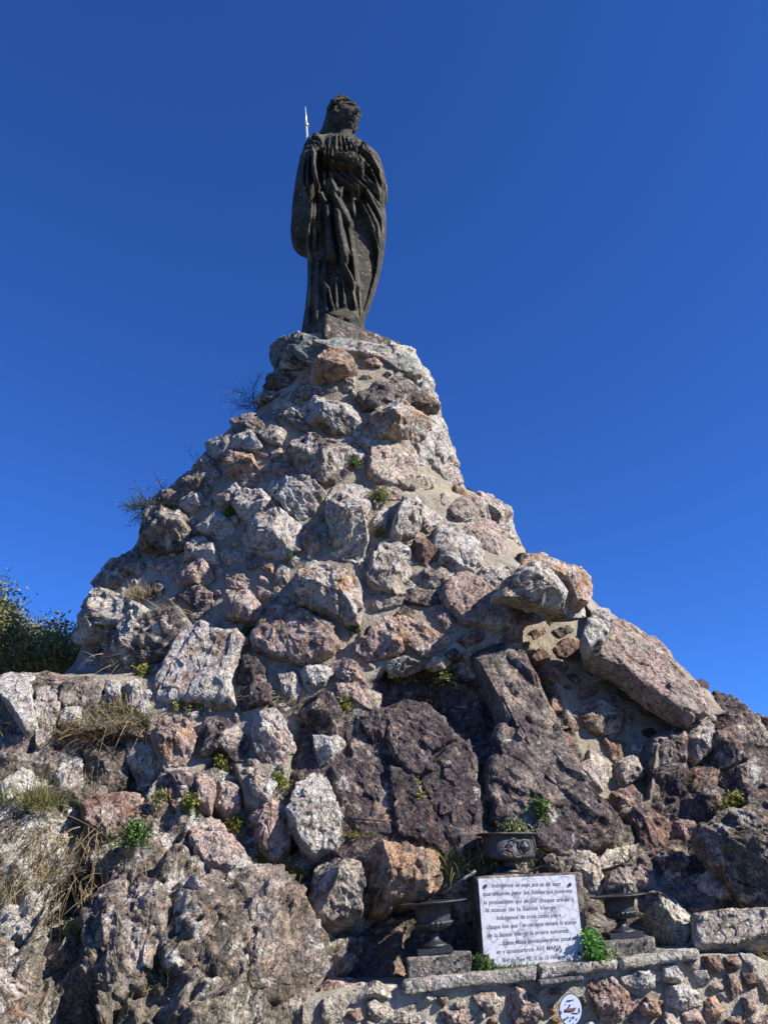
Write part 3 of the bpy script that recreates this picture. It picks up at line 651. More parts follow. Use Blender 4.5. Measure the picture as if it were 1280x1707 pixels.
def hit(u, v, smooth=False):
    d = Vector(ray(u, v)).normalized()
    loc, n, i, t_ = (bvhs if smooth else bvh).ray_cast(Vector(CAM), d)
    if loc is None:
        Y = float(tps(np.array([u]), np.array([v]))[0]) + .3
        return at(u, v, Y), None
    n = np.array(n)
    if n @ np.array(d) > 0: n = -n
    return np.array(loc), n

# back shell: carries every row's ends round behind, so the mass is solid from the side
def backshell(rows):
    L = FULL[rows, 0]; R = FULL[rows, -1]; K = 15; out = []
    for j in range(K):
        a = math.pi * j / (K - 1)
        mid = (L + R) / 2; hw = (R - L) / 2
        depth = np.clip(np.linalg.norm(hw, axis=1), .2, 1.7)
        p = mid + hw * math.cos(a); p[:, 1] += math.sin(a) * depth
        out.append(p)
    return np.stack(out, 1)
def compact(V, Q, *extra):
    used = np.unique(Q); m = -np.ones(len(V), int); m[used] = np.arange(len(used))
    return (V[used], m[Q]) + tuple(e[used] for e in extra)
ground_z = -1.2
base_pt = (0.0, 8.4, 3.4)
PEDROOT = empty('rock_pedestal', base_pt, 'tall cone of rough stones set in beige mortar, carrying the dark statue', 'monument base')
Vm, Qm, Cm_ = compact(full, quads[qm], colr4)
mesh_obj('mortar_core', Vm, Qm, MAT_MORTAR, PEDROOT, True, Cm_)
Vb, Qb, Cb_ = compact(full, quads[~qm], colr4)
BED_OBJ = tag(mesh_obj('rock_outcrop', Vb, Qb, MAT_BED, None, True, Cb_), kind='structure')
rows = np.arange(0, NV, 6)
bs = backshell(rows); npt = bs.reshape(-1, 3)
npt = npt + np.stack([fbm(npt * 1.5, 3, 8), np.abs(fbm(npt * 1.5, 3, 9)), fbm(npt * 1.5, 3, 10)], 1) * .12 * (np.abs(np.linspace(-1, 1, 15)) < .95)[None, :].repeat(len(rows), 0).ravel()[:, None]
qs = grid_faces(len(rows), 15)
cbk = np.tile(np.array([.22, .2, .17, .6]), (len(npt), 1))
vrow = np.repeat(vs[rows], 15)
up_ = vrow[qs].mean(1) < 1128
V1, Q1, C1 = compact(npt, qs[up_], cbk); mesh_obj('rear_face', V1, Q1, MAT_ROCK, PEDROOT, True, C1)
V1, Q1, C1 = compact(npt, qs[~up_], cbk); tag(mesh_obj('rock_outcrop_rear', V1, Q1, MAT_ROCK, None, True, C1), kind='structure')
# hill top and ground
g = 60; gx, gy = np.meshgrid(np.linspace(-1, 1, g), np.linspace(-1, 1, g)); 
gx = np.sign(gx) * np.abs(gx) ** 4 * 1500; gy = np.sign(gy) * np.abs(gy) ** 4 * 1500
rr = np.hypot(gx, gy - 8); gz = -.06 - .03 * np.clip(rr - 12, 0, 300) + .04 * vnoise(np.stack([gx, gy, gx * 0], -1).reshape(-1, 3) * .3, 4).reshape(gx.shape)
mg, tg, bgd = mat_new('dry_grass_ground'); cog = geo_pos(tg)
cg = mixc(tg, ramp(tg, noise(tg, cog, 1.2, 6, .7), [(.4, 0), (.6, 1)]), (.10, .085, .05), (.07, .075, .035)); tg.links.new(cg, bgd.inputs['Base Color']); bgd.inputs['Roughness'].default_value = 1
tag(mesh_obj('ground', np.stack([gx, gy, gz], -1).reshape(-1, 3), grid_faces(g, g), mg, None, True), kind='structure')

# ------------------------------------------------------------------ stones
def make_stone(line, name, parent, Hmul=1.0, Yfix=None, seed=None, density=1.9, thick=None, slab=False):
    fac, cc, Y, pts = parse(line) if isinstance(line, str) else line
    if '!' in cc: slab = True; cc = cc.replace('!', '')
    if Yfix is not None: Y = Yfix
    P = np.array(pts, float); rng = np.random.default_rng(int(abs(P.sum() * 7)) % 100000 if seed is None else seed)
    A = .5 * np.abs(np.dot(P[:, 0], np.roll(P[:, 1], -1)) - np.dot(P[:, 1], np.roll(P[:, 0], -1)))
    x, y = P[:, 0], P[:, 1]; cr = x * np.roll(y, -1) - np.roll(x, -1) * y; a2 = cr.sum()
    cpx = np.array([((x + np.roll(x, -1)) * cr).sum(), ((y + np.roll(y, -1)) * cr).sum()]) / (3 * a2)
    if not inpoly(cpx[:1], cpx[1:], pts)[0]: cpx = P.mean(0)
    # where it sits
    smp = [cpx] + [cpx + (p - cpx) * f for p in P for f in (.45, .8)]
    hs = [hit(a, b) for a, b in smp]; ns = [hit(a, b, True)[1] for a, b in smp]
    ns = [n for n in ns if n is not None] or [np.array([0, -.9, .3])]
    n = np.mean(ns, 0); n /= np.linalg.norm(n)
    vd = ray(*cpx); vd = vd / np.linalg.norm(vd)
    if -(n @ vd) < .45: n = n - vd * (.5 - (-(n @ vd))); n /= np.linalg.norm(n)
    if Y is None:
        ys = sorted(h[0][1] / 1.0 for h in hs); Yc = float(np.median(ys))
    else: Yc = Y
    # thickness follows the stone's short side
    c0 = at(cpx[0], cpx[1], Yc)
    rpx = np.hypot(*(P - cpx).T); cov = np.cov((P - cpx).T); mn = math.sqrt(max(np.linalg.eigvalsh(cov)[0], 1)) * 3.2
    mpp = np.linalg.norm(c0 - CAM) / F0 * .92
    H = max(.045, fac * mn * mpp * Hmul)
    if thick: H = thick
    c = c0 + n * H * .35
    def onplane(u, v):
        d = ray(u, v); t = ((c - CAM) @ n) / (d @ n); return CAM + d * t
    O = np.array([onplane(*p) for p in P]); cen = onplane(*cpx)
    b = np.array([0, 0, 1.]) - n * n[2]; b /= np.linalg.norm(b); a = np.cross(b, n); 
    L = np.stack([(O - cen) @ a, (O - cen) @ b], 1)
    K = int(np.clip(rpx.mean() * 6.28 / density, 24, 190)); Mr = int(np.clip(rpx.mean() / density, 7, 60))
    th = np.arange(K) / K * 2 * math.pi; dx, dy = np.cos(th), np.sin(th); R = np.zeros(K)
    for i in range(len(L)):
        p, q = L[i], L[(i + 1) % len(L)]; e = q - p
        den = dx * e[1] - dy * e[0]; den = np.where(np.abs(den) < 1e-9, 1e-9, den)
        t = (p[0] * e[1] - p[1] * e[0]) / den; u_ = (p[0] * dy - p[1] * dx) / den
        R = np.where((t > 0) & (u_ >= -.001) & (u_ <= 1.001), np.maximum(R, t), R)
    R[R <= 0] = R[R > 0].mean() if (R > 0).any() else .05
    Rm = R.mean()
    jit = vnoise(np.stack([dx * 2.6, dy * 2.6, dx * 0 + rng.random() * 50], 1), 3)
    jit2 = vnoise(np.stack([dx * 7, dy * 7, dx * 0 + rng.random() * 50], 1), 4)
    R = R * (1 + .045 * jit + .045 * jit2)
    R = np.minimum(R, 2.6 * Rm)
    rr = np.concatenate([np.linspace(.01, 1, Mr) ** .85, [1.01, 1.0, .97, .9]])
    back = np.array([0] * Mr + [.25, .5, .8, 1.15])
    r2 = rr[:, None]; X = r2 * (R * dx)[None]; Z = r2 * (R * dy)[None]
    Hf = H * .65
    hf = Hf * np.sqrt(np.clip(1 - np.minimum(r2, 1) ** 10, 0, 1)) * np.ones_like(X)
    if not slab:
        # two or three dominant fracture planes meet at a ridge; smaller ones knock the rim off
        tz, tx = rng.uniform(.15, .55), rng.uniform(-.35, .35)
        hf = np.minimum(hf, Hf * (.72 - (Z * tz - X * tx) / Rm))
        hf = np.minimum(hf, Hf * (1.0 + (Z / Rm) * rng.uniform(.5, 1.4) + (X / Rm) * rng.uniform(-.5, .5)))
        for _ in range(6):
            an = rng.uniform(0, 6.283); k = rng.uniform(.9, 2.4)
            hf = np.minimum(hf, Hf * (rng.uniform(.95, 1.75) - k * (X * math.cos(an) + Z * math.sin(an)) / Rm * .8))
        hf = np.maximum(hf, -.3 * H)
    else:
        hf = np.minimum(hf, Hf * .9)
    isb = np.zeros((len(rr), 1)); isb[Mr:] = 1
    hz = np.where(isb > 0, hf[Mr - 1:Mr] - (H * .35 + .14) * back[:, None], hf)
    Pw = cen + X[..., None] * a + Z[..., None] * b + hz[..., None] * n
    w = np.clip(r2 ** 5, 0, 1) * np.ones_like(X)
    rad = (dx[None, :, None] * a + dy[None, :, None] * b) * w[..., None] + n * (1 - w * .75)[..., None]
    rad /= np.linalg.norm(rad, axis=-1, keepdims=True)
    q = Pw.reshape(-1, 3); off = rng.random(3) * 40; ang = rng.uniform(-.9, .9)
    amp = min(.42 * H, .105 * Rm) if not slab else min(.35 * H, .07 * Rm)
    f1, _e = facet(strata(q + off, 1.7 / max(Rm, .05), ang, .6), 5, 1.0)
    f2, _e2 = facet(strata(q + off, min(3.1 / max(Rm, .05), 30), ang, .55), 6, 1.1)
    f3, _e3 = facet(strata(q + off, min(6.5 / max(Rm, .05), 60), ang, .6), 8, 1.2)
    D = amp * (.50 * f1 + .60 * f2 + .24 * f3 + .05 * fbm((q + off) * 3 / max(Rm, .05), 4, 9)) 
    att = np.where(isb > 0, .25, 1.0) * np.ones_like(X)
    if Rm > .33 and not slab: D = D + 1.5 * amp * chunk(strata(q + off, 2.4 / Rm, ang, .6), 17) + .6 * amp * chunk(strata(q + off, 6 / Rm, ang, .6), 19)
    D = D * att.ravel()
    Pw = q + rad.reshape(-1, 3) * D[:, None]
    # colour
    ca = np.array(PAL[cc[0]]); cb2 = np.array(PAL[cc[1]]) if len(cc) > 1 else ca * rng.uniform(.6, 1.15)
    mixn = np.clip(fbm((q + off) * 2.2 / max(Rm, .05), 3, 21) * 2.2 + .18 + .45 * f1 * (len(cc) > 1), 0, 1)[:, None]
    base = ca * (1 - mixn) + cb2 * mixn
    base = base * rng.uniform(.8, 1.12) * (1 + .22 * f2[:, None])
    base = np.clip(base, .02, .6)
    li = LICH[cc[0]] * rng.uniform(.75, 1.1)
    colv = np.concatenate([base, np.full((len(base), 1), li)], 1)
    Q = grid_faces(len(rr), K, closed=True)
    V = np.concatenate([Pw, [Pw[:K].mean(0)]]); colv = np.concatenate([colv, colv[:1]])
    fan = [(len(V) - 1, (j + 1) % K, j, j) for j in range(K)]
    # winding: outward
    me_f = [tuple(x) for x in Q.tolist()]
    tri = [(len(V) - 1, (j + 1) % K, j) for j in range(K)]
    o = mesh_obj(name, V, np.concatenate([Q[:, [0, 1, 2]], Q[:, [0, 2, 3]], np.array(tri)]), MAT_ROCK, parent, True, colv)
    return o, cen, n, H
placed = []
for ln in PED.strip().split('\n'):
    make_stone(ln, 'stone', PEDROOT); placed.append(parse(ln)[3])
for ln in BED.strip().split('\n'):
    make_stone(ln, 'rock', BED_OBJ); placed.append(parse(ln)[3])
# small stones pressed into the mortar between the big ones
nf_ = 0; tries = 0
def free(u, v, r, pad=-2.0):
    for pl in placed:
        a = np.array(pl); 
        if u < a[:, 0].min() - r - pad or u > a[:, 0].max() + r + pad or v < a[:, 1].min() - r - pad or v > a[:, 1].max() + r + pad: continue
        uu = np.array([u]); vv = np.array([v])
        if inpoly(uu, vv, pl)[0] or polydist(uu, vv, pl)[0] < r + pad: return False
    return True
rl = random.Random(3)
for r_ in (24, 19, 15, 12, 10, 8):
    for _ in range(700):
        v = rl.uniform(590, 1340); l, r = np.interp(v, *zip(*UL)), np.interp(v, *zip(*UR)); u = rl.uniform(l + 2, r - 2)
        if nf_ >= 150 or not inpoly(np.array([u]), np.array([v]), MORT)[0]: continue
        if inpoly(np.array([u]), np.array([v]), REC)[0] and r_ > 9: continue
        if not free(u, v, r_): continue
        k = rl.randint(4, 6); a0 = rl.uniform(0, 6.28); el = rl.uniform(.5, .95); ro = rl.uniform(0, 3.14); pl = []
        for j in range(k):
            an = a0 + j / k * 6.283 + rl.uniform(-.25, .25); q = r_ * rl.uniform(.85, 1.3)
            x, y = q * math.cos(an), q * math.sin(an) * el
            pl.append((u + x * math.cos(ro) - y * math.sin(ro), v + x * math.sin(ro) + y * math.cos(ro)))
        make_stone((rl.uniform(.2, .45), rl.choice(['w', 'w', 'gw', 't', 'tg', 'pt', 'wp', 'gd', 'tp', 'pt', 'tw']), None, pl), 'stone', PEDROOT)
        placed.append(pl); nf_ += 1
for lab, ln in BOULD:
    o, c, n, H_ = make_stone(ln, 'boulder', None, 1.25 if 'large' not in lab else 1.0, Yfix=6.5 if 'large' in lab else None)
    tag(o, lab, 'boulder', 'loose boulders round the foot of the monument')
# ------------------------------------------------------------------ small retaining wall with a coping in front of the shelf
WT = [(500,1668),(560,1652),(640,1642),(680,1640),(840,1624),(960,1612),(1130,1590),(1250,1582),(1285,1600),(1340,1640)]
wy = lambda u: np.interp(u, [500, 700, 1260, 1345], [5.62, 5.78, 6.04, 6.4])
nu, nvv = 260, 100
us = np.linspace(505, 1345, nu); top = np.interp(us, *zip(*WT)) + 6
Vg = top[None] + (2150 - top[None]) * (np.linspace(0, 1, nvv)[:, None]); Ug = np.repeat(us[None], nvv, 0)
Yg = np.repeat(wy(us)[None], nvv, 0) - .05 * np.linspace(0, 1, nvv)[:, None]
G = at(Ug, Vg, Yg); Tb = G[:1].copy(); back = [Tb + np.array([0, k, .02 * k]) for k in (.75, .5, .3, .1, .03)]
G = np.concatenate(back + [G]); q = G.reshape(-1, 3)
q = q + np.array([0, -1, .0]) * (.03 * fbm(q * 5, 4, 31) + .008 * fbm(q * 25, 2, 32))[:, None] + np.array([0, 0, 1]) * (.015 * fbm(q * 6, 3, 33))[:, None]
ROOTW = empty('retaining_wall', at(900, 2000, 5.8), 'low rubble wall of pinkish stones in pale mortar under the marble slab', 'wall')
cw = np.tile(np.array([.40, .35, .265, .3]), (len(q), 1))
mesh_obj('wall_mortar', q, grid_faces(len(G), nu), MAT_MORTAR, ROOTW, True, cw)
bvh_old = bvh
bvh = BVHTree.FromPolygons([tuple(p) for p in q], [tuple(f) for f in grid_faces(len(G), nu)]); bvhs_old = bvhs; bvhs = bvh
placedw = []
for ln in WALL.strip().split('\n'):
    make_stone(ln, 'stone', ROOTW); placedw.append(parse(ln)[3])
save = placed; placed = placedw
for r_ in (24, 17, 13, 10):
    for _ in range(250):
        u = rl.uniform(530, 1300); v = rl.uniform(np.interp(u, *zip(*WT)) + 28, 1712)
        if math.hypot(u - 950, (v - 1683) * .8) < 34 or not free(u, v, r_): continue
        k = rl.randint(4, 6); a0 = rl.uniform(0, 6.28); el = rl.uniform(.5, .95); pl = []
        for j in range(k):
            an = a0 + j / k * 6.283 + rl.uniform(-.25, .25); qq = r_ * rl.uniform(.85, 1.25)
            pl.append((u + qq * math.cos(an), v + qq * math.sin(an) * el))
        make_stone((rl.uniform(.25, .45), rl.choice(['w', 'pt', 't', 'tg', 'p', 'ro', 'r']), None, pl), 'stone', ROOTW); placed.append(pl)
placed = save; bvh = bvh_old; bvhs = bvhs_old

def rough_box(name, corners, depth, mat, parent, colr, seg=.02, amp=.006, bev=.012, dvec=None, seed=1, lean=None):
    """block from four front corners (tl, tr, br, bl) given in the world, pushed back by depth"""
    tl, tr, br, bl = [np.array(c, float) for c in corners]
    w = np.linalg.norm(tr - tl); h = np.linalg.norm(tl - bl)
    ex = (tr - tl) / w; nrm = np.cross(bl - tl, tr - tl); nrm /= np.linalg.norm(nrm)
    if nrm[1] < 0: nrm = -nrm
    dv = (dvec if dvec is not None else nrm) * depth
    bm = bmesh.new(); nx, ny, nz = [max(2, min(60, int(x / seg))) for x in (w, h, np.linalg.norm(dv))]
    def pt(a, b, c): 
        f = (tl * (1 - a) + tr * a) * (1 - b) + (bl * (1 - a) + br * a) * b
        return f + dv * c
    vd = {}; faces = []; Vl = []
    def vi(i, j, k):
        key = (i, j, k)
        if key not in vd: vd[key] = len(Vl); Vl.append((i / nx, j / ny, k / nz))
        return vd[key]
    for i in range(nx):
        for j in range(ny):
            faces.append((vi(i, j, 0), vi(i, j + 1, 0), vi(i + 1, j + 1, 0), vi(i + 1, j, 0)))
            faces.append((vi(i, j, nz), vi(i + 1, j, nz), vi(i + 1, j + 1, nz), vi(i, j + 1, nz)))
    for i in range(nx):
        for k in range(nz):
            faces.append((vi(i, 0, k), vi(i + 1, 0, k), vi(i + 1, 0, k + 1), vi(i, 0, k + 1)))
            faces.append((vi(i, ny, k), vi(i, ny, k + 1), vi(i + 1, ny, k + 1), vi(i + 1, ny, k)))
    for j in range(ny):
        for k in range(nz):
            faces.append((vi(0, j, k), vi(0, j, k + 1), vi(0, j + 1, k + 1), vi(0, j + 1, k)))
            faces.append((vi(nx, j, k), vi(nx, j + 1, k), vi(nx, j + 1, k + 1), vi(nx, j, k + 1)))
    bm.free()
    A = np.array(Vl); P = np.array([pt(*p) for p in Vl]); cen = P.mean(0)
    # knock the arrises off
    size = np.array([w, h, np.linalg.norm(dv)]); dist = np.minimum(A, 1 - A) * size; ds = np.sort(dist, 1)
    ed = np.clip(1 - (ds[:, 0] + ds[:, 1]) / bev, 0, 1)
    chip = ed * (bev * .6) * (1 + 1.2 * fbm(P * 14, 2, seed))
    to = cen - P; to /= np.linalg.norm(to, axis=1, keepdims=True)
    P = P + to * chip[:, None] + np.stack([fbm(P * 9 + 5 * k, 3, seed + k) for k in range(3)], 1) * amp
    c = np.tile(np.array(list(colr) + [.75])[:4], (len(P), 1)) if len(colr) == 3 else np.tile(np.array(colr), (len(P), 1))
    return mesh_obj(name, P, np.array(faces), mat, parent, True, c)
def quad_at(pts, Y):
    Y = Y if hasattr(Y, '__len__') else [Y] * 4
    return [at(u, v, y) for (u, v), y in zip(pts, Y)]
rough_box('coping_stone', quad_at([(668,1636),(896,1612),(896,1634),(672,1659)], [5.70, 5.80, 5.80, 5.70]), .42, MAT_ROCK, ROOTW, (.24, .22, .19, .65), .012, .012, .02, np.array([.05, 1, 0]), 3)
rough_box('coping_stone', quad_at([(900,1612),(1030,1598),(1030,1617),(900,1632)], [5.80, 5.86, 5.86, 5.80]), .42, MAT_ROCK, ROOTW, (.23, .21, .175, .7), .012, .012, .02, np.array([.05, 1, 0]), 5)
rough_box('coping_stone', quad_at([(1033,1597),(1166,1582),(1166,1600),(1033,1616)], [5.86, 5.93, 5.93, 5.86]), .42, MAT_ROCK, ROOTW, (.25, .235, .19, .8), .012, .012, .02, np.array([.05, 1, 0]), 7)
rough_box('slate_strip', quad_at([(898,1635),(972,1628),(972,1636),(898,1644)], [5.74, 5.77, 5.77, 5.74]), .2, MAT_ROCK, ROOTW, (.10, .10, .115, .15), .012, .004, .008, np.array([.05, 1, 0]), 8)

# ------------------------------------------------------------------ stele, marble slab, blocks
CONC = (.13, .12, .105, .45)
stele = rough_box('stone_stele', quad_at([(792,1462),(972,1454),(980,1604),(802,1622)], [6.10, 6.13, 6.10, 6.06]), .42, MAT_ROCK, None, (.13, .105, .085, .25), .015, .015, .02, np.array([0, 1, 0]), 9)
tag(stele, 'dark stone block behind the white marble slab, carrying the upper urn', 'stone block')
PL = quad_at([(797,1465),(957.5,1458),(974,1600),(808,1617)], [6.06, 6.09, 6.04, 6.01])
_n = np.cross(PL[1] - PL[0], PL[3] - PL[0]); PL[2] = CAM + ray(974, 1600) * (((PL[0] - CAM) @ _n) / (ray(974, 1600) @ _n))
def marble():
    m, t, b = mat_new('veined_marble'); co = geo_pos(t)
    nn = N(t, 'ShaderNodeTexNoise'); nn.inputs['Scale'].default_value = 9; nn.inputs['Detail'].default_value = 5; t.links.new(co, nn.inputs['Vector'])
    sc = N(t, 'ShaderNodeVectorMath', operation='SCALE'); sc.inputs['Scale'].default_value = .12; t.links.new(nn.outputs['Color'], sc.inputs[0])
    w = N(t, 'ShaderNodeVectorMath', operation='ADD'); t.links.new(co, w.inputs[0]); t.links.new(sc.outputs[0], w.inputs[1])
    v = N(t, 'ShaderNodeTexVoronoi', feature='DISTANCE_TO_EDGE'); v.inputs['Scale'].default_value = 17; t.links.new(w.outputs[0], v.inputs['Vector'])
    vein = mathn(t, 'MULTIPLY', ramp(t, v.outputs['Distance'], [(0.0, 1.0), (.06, .45), (.16, 0.0)]), ramp(t, noise(t, co, 12, 3), [(.38, .05), (.6, 1.0)]))
    c = mixc(t, vein, (.56, .565, .585), (.22, .23, .28))
    c = mixc(t, ramp(t, noise(t, co, 7, 5, .7), [(.55, 0.0), (.7, .25)]), c, (.55, .54, .52))
    t.links.new(c, b.inputs['Base Color']); b.inputs['Roughness'].default_value = .45; return m
PLR = empty('marble_plaque', (PL[3] + PL[2]) / 2, 'white grey-veined marble slab with engraved French prayer text, standing on the ledge', 'plaque')
def quadpt(s, t_): return (PL[0] * (1 - s) + PL[1] * s) * (1 - t_) + (PL[3] * (1 - s) + PL[2] * s) * t_
pn = np.cross(PL[1] - PL[0], PL[3] - PL[0]); pn /= np.linalg.norm(pn)
if pn[1] > 0: pn = -pn
Vp = []; ol = [(0, 0), (.5, 0), (1, 0), (1, .5), (1, .91), (.985, .955), (.955, .985), (.90, 1), (.5, 1), (.2, 1), (0, 1), (0, .5)]
rim = .012
for dz, k in ((0, 1.0), (0.0, 1.0), (-.03, 1.0)):
    for s_, t_ in ol:
        p = quadpt(s_, t_) + pn * dz; Vp.append(p)
n_ = len(ol); Fp = [tuple(range(n_))[::-1], tuple(range(2 * n_, 3 * n_))] + [(n_ + i, n_ + (i + 1) % n_, 2 * n_ + (i + 1) % n_, 2 * n_ + i) for i in range(n_)]
mesh_obj('slab', np.array(Vp), Fp, marble(), PLR, False)
mtx, ttx, btx = mat_new('engraved_black'); btx.inputs['Base Color'].default_value = (.075, .075, .08, 1); btx.inputs['Roughness'].default_value = .8
def uv_of(u, v):
    d = ray(u, v); t_ = ((PL[0] - CAM) @ pn) / (d @ pn); return CAM + d * t_
def text_strip(s_, x0, x1, y0, y1, cap, off, fn, name, parent, mat, normal, thick=.0012):
    cu = bpy.data.curves.new(name, 'FONT'); cu.body = s_; cu.size = 1.0; cu.resolution_u = 3; cu.offset = .003; cu.space_word = 1.15
    o = bpy.data.objects.new(name, cu); COL.objects.link(o); dg = bpy.context.evaluated_depsgraph_get(); dg.update()
    me = bpy.data.meshes.new_from_object(o.evaluated_get(dg)); bpy.data.objects.remove(o)
    vv = np.zeros(len(me.vertices) * 3); me.vertices.foreach_get('co', vv); vv = vv.reshape(-1, 3)
    mn_, mx_ = vv[:, 0].min(), vv[:, 0].max(); a = (vv[:, 0] - mn_) / (mx_ - mn_)
    u = x0 + (x1 - x0) * a; v = y0 + (y1 - y0) * a - vv[:, 1] / .73 * cap
    P = np.array([fn(p, q_) for p, q_ in zip(u, v)]) + normal * thick
    pl = [tuple(p.vertices) for p in me.polygons]
    ob = mesh_obj(name, P, pl, mat, parent, False); bpy.data.meshes.remove(me); return ob
LN = [("Indulgence de sept ans et de sept",245,940,240,224), ("quarantaines pour les fid\u00e8les qui suivront",150,1058,326,294), ("la procession qui se fait chaque ann\u00e9e \u00e0",160,1072,412,378),
      ("la statue de la Sainte Vierge",178,890,492,462), ("Indulgence de trois cents jours",290,942,570,540), ("chaque fois que l'on r\u00e9citera devant la statue",190,1098,664,610),
      ("de la Sainte Vierge la pri\u00e8re suivante",195,1012,750,698), ("Sainte Marie immacul\u00e9e priez pour nous",350,1146,826,770), ("en y ajoutant trois AVE MARIA",290,946,916,868), ("Bref du Pape PIE IX du 15 F\u00e9vrier 1879",350,1062,1002,956)]
k7 = 210 / 1280
for s_, x0, x1, y0, y1 in LN:
    text_strip(s_, 780 + x0 * k7, 780 + x1 * k7, 1440 + y0 * k7, 1440 + y1 * k7, 7.8, 0, uv_of, 'lettering', PLR, mtx, pn)
for x, y in ((180, 222), (1036, 208), (252, 980), (1127, 912)):
    c = uv_of(780 + x * k7, 1440 + y * k7); e1 = (PL[1] - PL[0]); e1 /= np.linalg.norm(e1); e2 = np.cross(pn, e1); vb = []; fb_ = []
    prof = [(.011, .0), (.011, .004), (.0085, .010), (.004, .0125), (.0, .013)]
    for r_, h_ in prof:
        for j in range(10): vb.append(c + (e1 * math.cos(j * .6283) + e2 * math.sin(j * .6283)) * r_ + pn * h_)
    mesh_obj('bolt', np.array(vb), grid_faces(5, 10, True), mtx, PLR, True)
# concrete blocks under the two lower urns
def holes_block(label, pts, Y, depth, holes, seed, c=CONC):
    o = rough_box('concrete_block', quad_at(pts, Y), depth, MAT_ROCK, None, c, .012, .006, .014, np.array([.08, 1, 0]), seed)
    tag(o, label, 'concrete block', 'blocks carrying the lower urns')
    for hu, hv in holes:
        n = np.cross(at(*pts[1], Y[1]) - at(*pts[0], Y[0]), at(*pts[3], Y[3]) - at(*pts[0], Y[0])); n /= np.linalg.norm(n)
        if n[1] > 0: n = -n
        d = ray(hu, hv); p = CAM + d * (((at(*pts[0], Y[0]) - CAM) @ n) / (d @ n))
        vb = []
        for r_, h_ in ((.011, .008), (.008, .009), (.007, .0), (.0, -.01)):
            for j in range(10): vb.append(p + n * h_ + np.array([math.cos(j * .6283), 0, math.sin(j * .6283)]) * r_)
        mesh_obj('drill_hole', np.array(vb), grid_faces(4, 10, True), mtx, o, True)
holes_block('pitted grey block under the left urn, stained with pale mortar', [(676,1597),(785,1588),(787,1624),(680,1634)], [5.85, 5.88, 5.88, 5.85], .26, [(729,1598), (763,1601), (765,1616), (733,1621)], 11)
holes_block('grey block with four drilled holes under the right urn', [(1003,1571),(1091,1562),(1095,1593),(1009,1602)], [5.95, 5.98, 5.98, 5.95], .34, [(1050,1574), (1076,1571), (1053,1590), (1079,1587)], 12)

# ------------------------------------------------------------------ cast-iron urns
def iron(name, base=(.018, .019, .024), rust=.3, rough=.45):
    m, t, b = mat_new(name); co = geo_pos(t)
    c = mixc(t, ramp(t, noise(t, co, 22, 5, .7), [(.74 - rust * .3, 0.0), (.80 - rust * .3, 1.0)]), base, (.13, .06, .03))
    c = mixc(t, ramp(t, noise(t, co, 60, 4, .7), [(.6, 0.0), (.68, .5)]), c, (.22, .23, .24))
    t.links.new(c, b.inputs['Base Color']); b.inputs['Roughness'].default_value = rough; b.inputs['Specular IOR Level'].default_value = .6
    bp = N(t, 'ShaderNodeBump'); bp.inputs['Distance'].default_value = .004; t.links.new(noise(t, co, 70, 4, .7), bp.inputs['Height']); t.links.new(bp.outputs[0], b.inputs['Normal'])
    return m
MI = iron('cast_iron'); MR = iron('rusty_iron', (.05, .04, .035), 1.0, .8)
def lathe(name, org, prof, mat, parent, seg=64, flute=None, tilt=0.0, sq=None, c=None):
    V = []; 
    for i, (r, z) in enumerate(prof):
        for j in range(seg):
            a = j / seg * 2 * math.pi; rr = r
            if flute and flute[0] <= z <= flute[1]: rr = r * (1 + flute[3] * abs(math.cos(flute[2] * a / 2)))
            x, y = rr * math.cos(a), rr * math.sin(a)
            V.append((x * math.cos(tilt) - z * math.sin(tilt) * -1 * 0 + z * math.sin(-tilt) * 0 + 0, y, z + x * math.sin(tilt)))
    V = np.array(V) + np.array(org)
    return mesh_obj(name, V, grid_faces(len(prof), seg, True), mat, parent, True)
def box_mesh(name, cen, size, mat, parent, tilt=0.0, bev=.004, rot=0.0):
    bm = bmesh.new(); bmesh.ops.create_cube(bm, size=1)
    for v in bm.verts: v.co = Vector((v.co.x * size[0], v.co.y * size[1], v.co.z * size[2]))
    bmesh.ops.bevel(bm, geom=bm.edges[:], offset=bev, segments=2, affect='EDGES')
    bmesh.ops.rotate(bm, verts=bm.verts, cent=(0, 0, 0), matrix=Matrix.Rotation(-tilt, 3, 'Y') @ Matrix.Rotation(rot, 3, 'Z'))
    me = bpy.data.meshes.new(name); bm.to_mesh(me); bm.free(); me.materials.append(mat)
    o = bpy.data.objects.new(name, me); COL.objects.link(o)
    if parent is not None: o.parent = parent; o.location = [float(x) for x in np.array(cen) - parent_world(parent)]
    else: o.location = [float(x) for x in cen]
    return o
